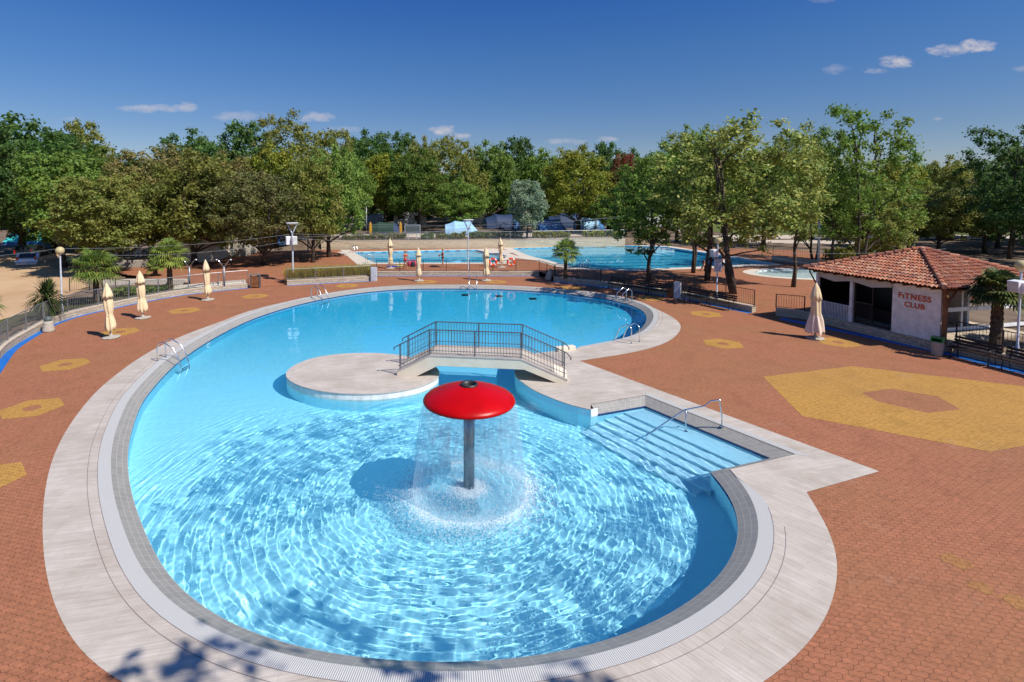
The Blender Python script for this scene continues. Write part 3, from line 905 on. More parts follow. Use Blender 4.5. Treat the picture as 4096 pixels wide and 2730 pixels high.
ys3 = np.concatenate([np.linspace(-800, -12, 6), np.arange(-8, 16, 2.0), np.arange(16, 76, .7), np.arange(76, 170, 4.0), np.linspace(180, 3000, 10)])
X, Y = np.meshgrid(xs3, ys3)
# pull cells back from the paved rim
g = grid_mesh('ground', xs3, ys3, hg(X, Y), np.ones((len(ys3) - 1, len(xs3) - 1), bool), M['dirt'])
tag(g, 'dusty brown woodland ground reaching to the horizon', kind='structure')
def hz(x, y): return float(hg(np.array([x]), np.array([y]))[0])

def drape(name, poly, mat, label, dz=.012, step=.8):
    xs = np.arange(min(p.x for p in poly), max(p.x for p in poly) + step, step); ys = np.arange(min(p.y for p in poly), max(p.y for p in poly) + step, step)
    X, Y = np.meshgrid(xs, ys); Z = hg(X, Y)
    Z = np.where(Z < -1, .0, Z) + dz
    o = grid_mesh(name, xs, ys, Z, inside_mask(X[:-1, :-1] + step / 2, Y[:-1, :-1] + step / 2, poly), mat)
    tag(o, label, kind='structure'); return o
drape('dirt_road', [Vector(p) for p in ((-27, 14), (-25.2, 26), (-25.6, 33), (-27.5, 40), (-32, 45.5), (-36, 60), (-50, 62), (-60, 44), (-50, 14))], M['road'], 'orange dirt road past the fence on the left', .06, .5)
drape('grass_bank', [Vector(p) for p in ((-23, 20), (-20.2, 22.5), (-22.6, 27), (-22.9, 31), (-21.7, 35), (-19, 39.3), (-16, 41), (-20, 41), (-25, 37), (-25.6, 32), (-25.3, 26))], M['bank'], 'dark grass bank behind the curved fence', .05, .35)
drape('lawn', [Vector(p) for p in ((44, 87), (130, 88), (130, 122), (40, 122))], M['lawn'], 'sunny lawn beyond the fitness hut', .05, 2)
drape('gravel_path', [Vector(p) for p in ((38, 80), (62, 82), (110, 76), (130, 84), (130, 88.5), (44, 88), (38, 86))], M['gravel'], 'pale gravel path at the foot of the lawn', .08, 1)
drape('camp_path', [Vector(p) for p in ((20, 75), (32, 76), (50, 72), (60, 74), (60, 78), (20, 80))], M['gravel'], 'pale path between the trees on the right', .07, 1)
drape('camp_clearing', [Vector(p) for p in ((-16, 70.5), (20, 73), (20, 80), (-18, 76))], M['gravel'], 'pale sandy clearing in front of the blue tents', .07, .7)

# ================================================================ WALLS AND FENCES
def wall(name, label, pts, t, z0, z1, mat, side=-1, cap=True, cat='wall', group=None):
    org = Vector((pts[0].x, pts[0].y, z0))
    r = thing(name, label, cat, org, group=group)
    o2 = offset(pts, side * t)
    mb = MB()
    A, B = (pts, o2)
    vwall(mb, A if side < 0 else A[::-1], z0, z1)
    vwall(mb, B[::-1] if side < 0 else B, z0, z1)
    for k in (0, -1): vwall(mb, [A[k], B[k]] if (k == 0) == (side > 0) else [B[k], A[k]], z0, z1)
    ctop = offset(pts, .012 * -side), offset(pts, side * (t + .012))
    strip(mb, A, B, z1, z1)
    mb.build('wall_body', mat, r, origin=org)
    if cap:
        mb = MB(); a, b = ctop
        strip(mb, a, b, z1 + .05, z1 + .05); strip(mb, b, a, z1 + .002, z1 + .002)
        vwall(mb, a, z1 + .002, z1 + .05); vwall(mb, b[::-1], z1 + .002, z1 + .05)
        mb.build('coping', M['cap'], r, origin=org)
    return r

def fence(label, pts, h, mat, post_step=2.0, bal=.13, r_bal=.0055, base=.08, group=None, rail_r=.02, wavy=False):
    P = [Vector(p) for p in pts]
    org = P[0].copy()
    root = thing('metal_fence', label, 'fence', org, group=group)
    L = [0.0]
    for a, b in zip(P, P[1:]): L.append(L[-1] + (b - a).length)
    def pt(s):
        k = 0
        while k < len(L) - 2 and L[k + 1] < s: k += 1
        return P[k].lerp(P[k + 1], (s - L[k]) / max(1e-6, L[k + 1] - L[k]))
    up_ = Vector((0, 0, 1))
    mb = MB()
    dense = [pt(L[-1] * i / max(1, int(L[-1] / .6))) for i in range(int(L[-1] / .6) + 1)] if len(P) > 3 else P
    mb.tube([p + up_ * h for p in dense], rail_r, 6)
    mb.tube([p + up_ * base for p in dense], rail_r * .7, 6)
    n = int(L[-1] / bal)
    for i in range(1, n):
        p = pt(L[-1] * i / n)
        mb.box(p + up_ * ((h + base) / 2), (r_bal * 2, r_bal * 2, h - base))
    mb.build('bars', mat, root, origin=org)
    k = max(1, round(L[-1] / post_step))
    for i in range(k + 1):
        p = pt(L[-1] * i / k)
        mb = MB(); mb.box(p + up_ * (h / 2), (.045, .045, h))
        mb.build('post', mat, root, origin=org)
    return root

wall('low_stone_wall', 'curved low pale stone wall with a blue strip at its foot', LW, .3, 0, .30, M['stone'])
fence('curved grey metal fence on the low wall along the dirt road', [(p.x, p.y, .35) for p in offset(LW, -.15)], .95, M['fence_light'], 2.0, .12)
wall('low_stone_wall', 'short low stone wall of the planter under the grass clumps', PLW, .3, 0, .32, M['stone'])
fence('grey fence on the planter wall in front of the grass clumps', [(p.x, p.y, .37) for p in offset(PLW, -.15)], .85, M['fence_light'], 2.0, .12)
wall('low_stone_wall', 'straight low stone wall below the lifebuoys', W3, .3, 0, .32, M['stone'])
fence('straight fence with two orange lifebuoys in front of the far pool', [(p.x, p.y, .37) for p in offset(W3, -.15)], .95, M['fence_dark'], 2.0, .13)
wall('low_stone_wall', 'low stone wall in tree shade with benches along it', W4, .35, 0, .33, M['stone'])
fence('dark fence on the shaded wall behind the benches', [(p.x, p.y, .38) for p in offset(W4, -.18)], .95, M['fence_dark'], 1.9, .12)
cn = [W3[-1] + Vector((0, .15)), W4[0] + Vector((.15, .1))]
fence('short dark fence turning the corner beside the small palm', [(p.x, p.y, .36) for p in cn], .95, M['fence_dark'], 1.4, .12)
wall('low_stone_wall', 'low stone wall running on past the bin on the right', BW[2:], .35, 0, .40, M['stone'])
fence('dark fence in front of the palm at the right edge', [(p.x, p.y, .45) for p in offset(BW[2:], -.18)], .95, M['fence_dark'], 1.6, .12)

FWL = P2([(1285, 998), (1800, 995), (2100, 992), (2500, 983)], .35)
wall('retaining_wall', 'long pale rubble retaining wall behind the far pools', FWL, .4, .3, 1.3, M['stone_far'])
fence('long grey fence along the top of the far retaining wall', [(p.x, p.y, 1.36) for p in offset(FWL, -.3)], 1.0, M['fence_light'], 2.5, .16, .011)
# left background walls
def c9(x, y): return (400 + x / 2.941, 900 + y / 2.941)
RW = P2([c9(150, 525), c9(420, 510), c9(610, 500)], .3)
wall('retaining_wall', 'grey stone retaining wall under the white chairs', RW, .35, .1, .95, M['stone_grey'])
fence('dark fence above the grey wall by the white chairs', [(p.x, p.y, 1.0) for p in offset(RW, -.2)], .9, M['fence_dark'], 2.0, .14)
RW2 = P2([c9(1000, 440), c9(1300, 420), c9(1560, 380), c9(1790, 330)], .3)
wall('retaining_wall', 'rough grey wall behind the two shower posts', RW2, .4, .1, .85, M['stone_grey'], cap=False)
LWL = P2([c5(780, 570), c5(1200, 560), c5(1590, 580)], .2)
wall('low_stone_wall', 'pale low wall behind the first palms and umbrellas', P2([c9(30, 700), c9(500, 690), c9(1010, 690)], .25), .35, .1, .55, M['coping'], cap=False)
fence('dark fence around the showers on the left', [(p.x, p.y, .25) for p in P2([c5(640, 610), c5(780, 600), c5(1190, 640)], .25)], .95, M['fence_dark'], 1.5, .13)
SHW = P2([c5(1590, 590), c5(1900, 560), c5(2250, 530)], .3)
wall('shower_basin', 'pale shower basin wall between the shower posts', SHW, .25, .2, .5, M['coping'], cap=False, cat='basin')
RR = P2([(3085, 1046), (3180, 1058), (3300, 1066)], .3)
wall('retaining_wall', 'grey rendered wall behind the wading pool', RR, .35, .2, .85, M['conc'], cap=False)
fence('dark fence on the wall behind the wading pool', [(p.x, p.y, .85) for p in offset(RR, -.2)], 1.0, M['fence_dark'], 2.4, .14)
fence('thin dark fence beside the walkers behind the trees', [(p.x, p.y, .35) for p in P2([(2700, 965), (2860, 972), (3060, 985)], .35)], 1.2, M['fence_dark'], 3, .2)

# ================================================================ FOUNTAIN
root = thing('mushroom_fountain', 'red mushroom shaped fountain on a steel pole standing in the pool', 'fountain', (mx_, my_, ZF))
zo = -ZF
mb = MB()
zr = 2.06
capp = [(.17, zr + .315), (.30, zr + .295), (.52, zr + .24), (.75, zr + .165), (.93, zr + .095), (1.05, zr + .035), (1.11, zr - .02), (1.125, zr - .06), (1.105, zr - .095), (1.04, zr - .11), (.6, zr - .1), (.12, zr - .06)]
mb.lathe([(r, z + zo) for r, z in capp][::-1], 64, cap0=False, cap1=False)
mb.build('cap', M['red'], root, smooth=True)
mb = MB(); mb.lathe([(.12, zr + .2 + zo), (.15, zr + .28 + zo), (.165, zr + .355 + zo), (.205, zr + .36 + zo), (.215, zr + .315 + zo)], 32, cap0=True, cap1=False)
mb.build('nozzle', M['dark_pipe'], root, smooth=True)
mb = MB(); mb.lathe([(.135, zo - .34), (.135, zr - .05 + zo)], 28); mb.build('pole', M['pole_steel'], root, smooth=True)
mb = MB(); mb.lathe([(.30, 0), (.22, .3), (.15, zo - .34)], 28); mb.build('pedestal', M['mosaic'], root, smooth=True)

def curtain_mat():
    m, nt, b = newmat('falling_water')
    nt.nodes.remove(b)
    tc = N(nt, 'ShaderNodeTexCoord')
    mp = N(nt, 'ShaderNodeMapping'); mp.inputs['Scale'].default_value = (90, 1.6, 1); nt.links.new(tc.outputs['UV'], mp.inputs[0])
    nz = N(nt, 'ShaderNodeTexNoise', Scale=1.0, Detail=6, Roughness=.65); nt.links.new(mp.outputs[0], nz.inputs['Vector'])
    sp = N(nt, 'ShaderNodeSeparateXYZ'); nt.links.new(tc.outputs['UV'], sp.inputs[0])
    rp = N(nt, 'ShaderNodeValToRGB'); rp.color_ramp.elements[0].position = .42; rp.color_ramp.elements[1].position = .72
    rp.color_ramp.elements[0].color = (.30, .30, .30, 1); rp.color_ramp.elements[1].color = (.85, .85, .85, 1)
    nt.links.new(nz.outputs['Fac'], rp.inputs[0])
    tr = N(nt, 'ShaderNodeBsdfTransparent'); tr.inputs[0].default_value = (.93, .98, 1, 1)
    gl = N(nt, 'ShaderNodeBsdfGlossy', Roughness=.12); gl.inputs[0].default_value = (.9, .95, 1, 1)
    df = N(nt, 'ShaderNodeBsdfTranslucent'); df.inputs[0].default_value = (.75, .88, .95, 1)
    m1 = N(nt, 'ShaderNodeMixShader'); m1.inputs[0].default_value = .25
    nt.links.new(df.outputs[0], m1.inputs[1]); nt.links.new(gl.outputs[0], m1.inputs[2])
    m2 = N(nt, 'ShaderNodeMixShader'); nt.links.new(math_(nt, 'MULTIPLY', rp.outputs[0], .62), m2.inputs[0])
    nt.links.new(tr.outputs[0], m2.inputs[1]); nt.links.new(m1.outputs[0], m2.inputs[2])
    nt.links.new(m2.outputs[0], nt.nodes['Material Output'].inputs[0])
    return m
mb = MB()
n = 120; rows = 14
prof = [(1.10 + .30 * (k / rows) ** .6, zr - .10 - (zr - .10 + ZL) * (k / rows)) for k in range(rows + 1)]
for i in range(n):
    a0, a1 = 2 * PI * i / n, 2 * PI * (i + 1) / n
    for k in range(rows):
        q = []
        uvq = []
        for (a, kk) in ((a0, k), (a1, k), (a1, k + 1), (a0, k + 1)):
            r, z = prof[kk]; r *= 1 + .012 * math.sin(a * 9) * kk / rows
            q.append((mx_ + r * math.cos(a), my_ + r * math.sin(a), z)); uvq.append((a / (2 * PI) if not (a == a1 and i == n - 1) else 1.0, kk / rows))
        mb.add(q, [(0, 1, 2, 3)], [uvq])
tag(mb.build('falling_water', curtain_mat(), smooth=True), 'thin streaky curtain of water falling from the red mushroom cap', kind='stuff')
# foam where it lands and drops in the air
foam = noisy('white_foam', (.8, .86, .9), (.9, .94, .96), 20, .6)
def drops(name, label, pts, rad, flat=1.0):
    V, Fc = [], []
    ico = [(0, 0, 1), (.894, 0, .447), (.276, .851, .447), (-.724, .526, .447), (-.724, -.526, .447), (.276, -.851, .447), (.724, .526, -.447), (-.276, .851, -.447), (-.894, 0, -.447), (-.276, -.851, -.447), (.724, -.526, -.447), (0, 0, -1)]
    fc = [(0, 1, 2), (0, 2, 3), (0, 3, 4), (0, 4, 5), (0, 5, 1), (1, 6, 2), (2, 7, 3), (3, 8, 4), (4, 9, 5), (5, 10, 1), (2, 6, 7), (3, 7, 8), (4, 8, 9), (5, 9, 10), (1, 10, 6), (6, 11, 7), (7, 11, 8), (8, 11, 9), (9, 11, 10), (10, 11, 6)]
    ico = np.array(ico); fc = np.array(fc)
    for p, r in zip(pts, rad):
        b = len(V) * 12
        V.append(ico * r * np.array([1, 1, flat]) + p); Fc.append(fc + b)
    me = bpy.data.meshes.new(name)
    me.from_pydata(np.concatenate(V).tolist(), [], np.concatenate(Fc).tolist())
    me.shade_smooth(); me.materials.append(foam)
    o = bpy.data.objects.new(name, me); COL.objects.link(o)
    tag(o, label, kind='stuff'); return o
nf = 12000
a = rng.uniform(0, 2 * np.pi, nf); clump = .5 + .5 * np.sin(a * 7 + 1) * np.sin(a * 3 + .4)
r = 1.42 + rng.normal(0, .115, nf) * (1 + .4 * clump) + .05 * np.sin(a * 5)
z = -ZL + np.abs(rng.normal(0, .018, nf))
fo = drops('foam', 'ring of white foam where the water curtain meets the pool', np.stack([mx_ + r * np.cos(a), my_ + r * np.sin(a), z], -1), rng.uniform(.0025, .0085, nf))
nb_ = 26000
a = rng.uniform(0, 2 * np.pi, nb_); r = np.abs(np.where(rng.uniform(size=nb_) < .8, 1.42 + rng.normal(0, .42, nb_), rng.normal(0, .36, nb_)))
bm_, bnt, bb_ = newmat('fizzy_bubbles'); bb_.inputs['Base Color'].default_value = (.82, .93, .97, 1); bb_.inputs['Alpha'].default_value = .34; bb_.inputs['Roughness'].default_value = .6
foam_keep = foam; foam = bm_
drops('bubbles', 'fizzy pale bubbles floating around the foot of the fountain', np.stack([mx_ + r * np.cos(a), my_ + r * np.sin(a), np.full(nb_, -ZL + .006)], -1), rng.uniform(.005, .017, nb_), .12)
foam = foam_keep
nm_ = 5000
a = rng.uniform(0, 2 * np.pi, nm_); r = .135 + np.abs(rng.normal(0, .17, nm_))
drops('splash', 'white splash boiling round the foot of the fountain pole', np.stack([mx_ + r * np.cos(a), my_ + r * np.sin(a), -ZL + np.abs(rng.normal(0, .05, nm_)) * np.exp(-r * 1.5)], -1), rng.uniform(.004, .013, nm_))
nd = 1500
a = rng.uniform(0, 2 * np.pi, nd); r = 1.30 + rng.normal(0, .15, nd); z = -.22 + rng.beta(1.1, 3.0, nd) * 1.5
dr = drops('water_drops', 'scattered white water drops around the fountain', np.stack([mx_ + r * np.cos(a), my_ + r * np.sin(a), z], -1), rng.uniform(.003, .008, nd))

# ================================================================ FOOTBRIDGE
bl, brr = at(1587, 1503), at(2270, 1535)
ax = (brr - bl).normalized(); pv = Vector((-ax.y, ax.x, 0))
Lb = (brr - bl).length
root = thing('footbridge', 'cream footbridge with grey railings between the island and the deck', 'bridge', bl, math.atan2(ax.y, ax.x))
t1, t2 = 1.28, Lb - 1.72
wB = 1.45
zt = .80
top = [(0, .12), (t1, zt), (t2, zt), (Lb, .10)]
bot = [(Lb, 0), (Lb - .42, 0), (t2 + .12, zt - .36), (t1 + .32, zt - .36), (.78, 0), (0, 0)]
def side_prism(mb, poly, y0, y1):
    n = len(poly)
    vs = [(x, y0, z) for x, z in poly] + [(x, y1, z) for x, z in poly]
    fs = [((i + 1) % n, i, n + i, n + (i + 1) % n) for i in range(n)]
    tri = tessellate_polygon([[Vector((x, z, 0)) for x, z in poly]])
    P = [(x, z) for x, z in poly]
    for t in tri:
        u_ = up(t, P)
        fs.append(tuple(u_)); fs.append(tuple(n + i for i in reversed(u_)))
    mb.add(vs, fs)
mb = MB(); side_prism(mb, (top + bot)[::-1], 0, wB); mb.build('span', M['cream'], root, bevel=.012)
mb = MB()
for y in (.06, wB - .06):
    pass
walk = [(.02, .122), (t1, zt + .002), (t2, zt + .002), (Lb - .02, .102)]
for (x0, z0), (x1, z1) in zip(walk, walk[1:]):
    mb.add([(x0, .12, z0 + .004), (x1, .12, z1 + .004), (x1, wB - .12, z1 + .004), (x0, wB - .12, z0 + .004)], [(0, 1, 2, 3)])
mb.build('walkway', M['deck'], root)
for y, nm in ((.0, 0), (wB - .11, 1)):
    mb = MB()
    kt = [(x, z + .055) for x, z in top]
    kb = [(x, z + .001) for x, z in top][::-1]
    side_prism(mb, (kt + kb)[::-1], y - .012 * (1 - nm), y + .11 + .012 * nm)
    mb.build('kerb', M['edge'], root)
def zr_top(x):
    for (x0, z0), (x1, z1) in zip(top, top[1:]):
        if x <= x1 + 1e-6: return z0 + (z1 - z0) * (x - x0) / (x1 - x0)
    return top[-1][1]
for y in (.06, wB - .06):
    mb = MB()
    xs_ = [.05, t1, t2, Lb - .05]
    H = 1.02
    line = [Vector((x, y, zr_top(x) + H)) for x in xs_]
    ends0 = [line[0] + Vector((-.16, 0, -.20)), line[0] + Vector((-.17, 0, -.10))]
    ends1 = [line[-1] + Vector((.17, 0, -.18)), line[-1] + Vector((.16, 0, -.27))]
    mb.tube([ends0[0], ends0[1]] + line + ends1[:1] + ends1[1:], .022, 8)
    mb.tube([Vector((x, y, zr_top(x) + .22)) for x in xs_], .013, 6)
    mb.tube([Vector((x, y, zr_top(x) + .58)) for x in xs_], .006, 6)
    nb = int(Lb / .118)
    for i in range(1, nb):
        x = .05 + (Lb - .1) * i / nb
        z0 = zr_top(x)
        # forged bars with a slight belly outwards
        s_ = -1 if y < .5 else 1
        mb.tube([(x, y, z0 + .1), (x, y, z0 + .38), (x, y + .035 * s_, z0 + .55), (x, y + .02 * s_, z0 + .7), (x, y, z0 + .82), (x, y, z0 + H)], .0085, 5, caps=False)
        mb.tube([(x, y, z0 + .1), (x + .05, y, z0 + .085), (x + .055, y, z0 + .14)], .007, 4, caps=False)
    rl = mb.build('railing', M['rail'], root)
    for x in (.12, t1, (t1 + t2) / 2, t2, Lb - .12):
        m2 = MB(); m2.box((x, y, zr_top(x) + H / 2), (.042, .042, H)); m2.build('post', M['rail'], rl)
# small raised block behind the bridge end
blk_p = [at(*c7(565, 1150)).xy, at(*c7(420, 1165)).xy]
d = blk_p[1] - blk_p[0]
mb = MB(); mb.box(((blk_p[0] + blk_p[1]) / 2).to_3d() + Vector((0, .1, .09)), (d.length + .1, .3, .2), math.atan2(d.y, d.x))
o = mb.build('stone_block', M['cream'], bevel=.02); tag(o, 'low cream stone block on the deck behind the right end of the footbridge', 'block')

# ================================================================ POOL LADDERS AND HANDRAIL
def ladder(label, loc, face, w=.55, h=.78, land=.78, out=.28, group='steel pool ladders'):
    root = thing('pool_ladder', label, 'ladder', (loc.x, loc.y, 0), math.atan2(face.y, face.x), group)
    for y in (-w / 2, w / 2):
        mb = MB()
        pts = [(-land, y, .0), (-land, y, h * .72)]
        for k in range(1, 7):
            a = k / 7 * PI * .62
            pts.append((-land + .28 * (1 - math.cos(a)), y, h * .72 + .24 * math.sin(a)))
        pts += [(-.06, y, h * .70), (out * .6, y, .10), (out, y, -.3), (out, y, -1.0)]
        mb.tube(pts, .025, 8)
        rail = mb.build('rail', M['steel'], root, smooth=True)
        m2 = MB(); m2.lathe([(.05, 0), (.05, .015), (.03, .03)], 12, (-land, y, .0)); m2.build('flange', M['steel'], rail)
    for z in (-.5, -.75):
        mb = MB(); mb.box((out, 0, z), (.09, w, .03)); mb.build('tread', M['steel'], root)
def ladder_px(label, ppx, face_to, **kw):
    p = at(*ppx).xy; f = (Vector(face_to) - p).normalized(); ladder(label, p, f, **kw)
ladder_px('steel ladder on the near left curve of the pool beside the white grate', (716, 1440), (-2, 22))
ladder_px('steel ladder on the far left curve of the pool, its rails glinting white', (1292, 1192), (-3, 33))
ladder_px('steel ladder at the far end of the pool between two closed umbrellas', (1892, 1153), (.6, 33))
ladder_px('steel ladder on the far right curve near the dark fence', (2478, 1206), (4, 33))
ladder_px('steel ladder on the right curve nearest to the footbridge', (2490, 1358), (3.5, 33), h=.85)
def ladder_far(label, ppx, to):
    p = at(*ppx, .36); f = (Vector(to) - p.xy).normalized()
    root = thing('pool_ladder', label, 'ladder', p, math.atan2(f.y, f.x), 'steel pool ladders')
    for y in (-.28, .28):
        mb = MB(); mb.tube([(-.6, y, 0), (-.6, y, .6), (-.5, y, .78), (-.3, y, .82), (-.1, y, .7), (.2, y, -.1), (.2, y, -.5)], .03, 6); mb.build('rail', M['steel'], root, smooth=True)
    mb = MB(); mb.box((.2, 0, -.3), (.1, .56, .03)); mb.build('tread', M['steel'], root)
ladder_far('small steel ladder at the back left corner of the far pool', (1424, 1012), (0, 57))
ladder_far('small steel ladder at the front left corner of the far pool', (1490, 1053), (0, 57))
ladder_far('small steel ladder on the lane pool beside the middle palm', (2345, 1074), (18, 58))

b0, b1, b2_ = at(*c3(650, 430)), at(*c3(418, 485), -.4), at(*c3(140, 570), -.6)
root = thing('handrail', 'slim steel handrail leading down the submerged pool steps', 'handrail', b0)
mb = MB()
t0 = at_depth(*c3(638, 252), b0.y); t1_ = at_depth(*c3(570, 262), (b0.y * 2 + b1.y) / 3 + .1); t15 = at_depth(*c3(540, 292), (b0.y + b1.y) / 2)
t2_ = at_depth(*c3(400, 320), b1.y); t3 = at_depth(*c3(150, 487), b2_.y)
mb.tube([b0, b0 + Vector((0, 0, .3)), t0 + Vector((0, 0, -.08)), t0, t0.lerp(t1_, .1), t1_, t15, t2_.lerp(t15, .05), t2_, t3, t3 + Vector((-.03, 0, -.08)), Vector((t3.x - .02, t3.y, -.75))], .022, 8)
mb.build('rail', M['steel'], root, smooth=True, origin=b0)
mb = MB(); mb.tube([Vector((t2_.x + .05, t2_.y, -.42)), t2_ + Vector((.05, 0, 0))], .02, 8); mb.build('upright', M['steel'], root, smooth=True, origin=b0)
for p in (b0, Vector((t2_.x + .05, t2_.y, -.4))):
    mb = MB(); mb.lathe([(.06, 0), (.06, .012), (.03, .02)], 12, p); mb.build('flange', M['steel'], root, origin=b0)

# ================================================================ UMBRELLAS
def umbrella(label, bpx, tpx, z=0.0, seed=0, flare=False):
    rnd = random.Random(seed)
    b = at(*bpx, z); t = at_depth(*tpx, b.y)
    H = 2.72
    root = thing('closed_umbrella', label, 'umbrella', b, rnd.uniform(0, 6), 'closed cream umbrellas around the pool')
    lean = (t - b); lean = lean.normalized()
    ang = math.atan2(lean.x, lean.z)
    root.rotation_mode = 'XYZ'
    root.matrix_world = Matrix.Translation(b) @ Matrix.Rotation(max(-.07, min(.07, ang)), 4, 'Y') @ Matrix.Rotation(rnd.uniform(0, 6), 4, 'Z')
    mb = MB(); mb.lathe([(.40, 0), (.42, .05), (.36, .08), (.10, .10), (.05, .22), (.0499, .3)], 8); mb.build('base', M['conc'], root)
    mb = MB(); mb.tube([(0, 0, .1), (0, 0, H - .1)], .026, 10); mb.build('pole', M['white_metal'], root, smooth=True)
    ph = rnd.uniform(0, 6)
    if flare:
        prof = [(.35, .62), (.34, .72), (.31, .9), (.26, 1.15), (.20, 1.36), (.19, 1.42), (.22, 1.6), (.225, 1.95), (.21, 2.0), (.27, 2.02), (.235, 2.2), (.17, 2.45), (.07, 2.65), (.03, 2.72), (.002, 2.74)]
    else:
        prof = [(.20, .70 + rnd.uniform(-.04, .04)), (.245, .74), (.25, .85), (.225, 1.05), (.17, 1.22), (.15, 1.30), (.175, 1.38), (.22, 1.6), (.225, 1.85), (.20, 2.0), (.20, 2.06), (.275, 2.02), (.24, 2.2), (.16, 2.45), (.07, 2.62), (.03, 2.69), (.002, 2.72)]
    k1, k2, k3 = rnd.uniform(.88, 1.14), rnd.uniform(.9, 1.12), rnd.uniform(-.05, .07)
    fz = 1.13
    prof = [(r, 2.74 - (2.74 - z) * fz) for r, z in prof]
    prof = [(r * (k1 if z < 1.3 else k2), z + (k3 if .9 < z < 2.1 else 0)) for r, z in prof]
    amp = [.20 if z < 1.2 else .13 if z < 2 else .10 for r, z in prof]
    n = 40
    fn = lambda a, i: 1 + amp[i] * (math.sin(8 * a + ph + prof[i][1] * 1.3) * .7 + .5 * math.sin(5 * a + ph * 2 + prof[i][1] * 2.1) + .35 * math.sin(3 * a - prof[i][1] * 1.5) + .3 * math.sin(a + ph + prof[i][1] * 2.0))
    prof = [(r * (1 if flare else .88), z) for r, z in prof]
    mb = MB(); mb.lathe(prof, n, fn=fn, cap0=False, cap1=True)
    # ragged hem
    for k in range(n):
        x, y, zz = mb.v[k]; mb.v[k] = (x, y, zz + .06 * math.sin(k * 2.3 + ph) - .05 * math.sin(k * .9))
    if flare: mb.m = [1 if i < 4 * n else 0 for i in range(len(mb.f))]
    mb.build('canopy', [M['canvas'], M['canvas_pink']] if flare else M['canvas'], root, smooth=True)
    mb = MB()
    mb.lathe([(.142, 1.09), (.150, 1.10), (.150, 1.14), (.142, 1.15)] if not flare else [(.195, 1.21), (.205, 1.22), (.205, 1.26), (.195, 1.27)], 24, cap0=False, cap1=False); mb.build('tie_strap', M['canvas'], root)
umbrella('closed cream umbrella nearest on the left, beside the yellow hexagon', c5(1020, 1038), c5(973, 515), seed=1)
umbrella('second closed cream umbrella from the left, in front of the first palm', c5(1312, 858), c5(1277, 405), seed=2)
umbrella('third closed cream umbrella from the left, before the shower posts', c5(1907, 692), c5(1881, 310), seed=3)
umbrella('closed umbrella in front of the red beach bags at the far pool end', c6(1494, 515), c6(1487, 215), seed=4)
umbrella('closed umbrella standing in front of the left orange lifebuoy', c6(2112, 513), c6(2107, 200), seed=5)
umbrella('closed umbrella on the far terrace next to the blond bather', c6(1235, 403), c6(1227, 135), .35, seed=6)
umbrella('closed umbrella on the far terrace between the two lifebuoys', c6(2250, 393), c6(2240, 130), .35, seed=8)
umbrella('pinkish flared closed umbrella in front of the fitness hut', c8(432, 1045), c8(443, 522), seed=9, flare=True)

# ================================================================ LAMPS
def post_base(name, label, cat, b, group=None): return thing(name, label, cat, b, group=group)
def globe_lamp(label, b, H, speakers=0, sign=False, face=-1):
    root = thing('globe_lamp', label, 'street lamp', b, group='globe lamps')
    mb = MB(); mb.lathe([(.07, 0), (.07, .5), (.045, .55), (.04, H - .3), (.04, H - .2)], 12); mb.build('pole', M['lamp_grey'], root, smooth=True)
    mb = MB(); mb.sphere((0, 0, H), .22, 24, 14); g_ = mb.build('globe', M['globe'], root, smooth=True)
    mb = MB(); mb.lathe([(.05, H - .24), (.10, H - .2), (.06, H - .12), (.05, H + .05), (.02, H + .12)], 12); mb.build('lamp_holder', M['white_metal'], root, smooth=True)
    for k in range(speakers):
        a = face + (k * 1.25 - .3)
        R = Matrix.Rotation(a, 3, 'Z') @ Matrix.Rotation(.12, 3, 'Y')
        mb = MB(); mb.box(R @ Vector((.26, 0, 0)) + Vector((0, 0, H - .78 - .06 * k)), (.34, .40, .46), M=R)
        s = mb.build('speaker', M['white'], root, bevel=.03)
        m2 = MB(); m2.box(R @ Vector((.437, 0, 0)) + Vector((0, 0, H - .78 - .06 * k)), (.012, .34, .40), M=R); m2.build('speaker_grille', M['signface'], s)
    if sign:
        mb = MB(); mb.box((0, -.07, H - 1.55), (.46, .025, .86)); s = mb.build('sign_board', M['signface'], root)
        m2 = MB()
        rr = random.Random(3)
        for i in range(2):
            for j in range(6):
                m2.box((-.1 + i * .2, -.0845, H - 1.28 - j * .11), (.1 + rr.random() * .06, .004, .03))
        m2.build('notice_marks', M['cloth_blue'], s)
        m2 = MB(); m2.box((0, -.0845, H - 1.165), (.42, .004, .05)); m2.build('notice_heading', M['cloth_dark'], s)
    return root
globe_lamp('globe lamp standing behind the curved fence by the dirt road', at(*c5(572, 830), .28), 3.60)
globe_lamp('globe lamp with white loudspeaker and notice board beside the shaded benches', at(*c7(1875, 690), .35), 3.78, 1, True, -2.6)
globe_lamp('globe lamp with two white loudspeakers at the right edge beside the palm', at(*c8(2280, 1222), .4), 3.75, 2, False, -2.6)
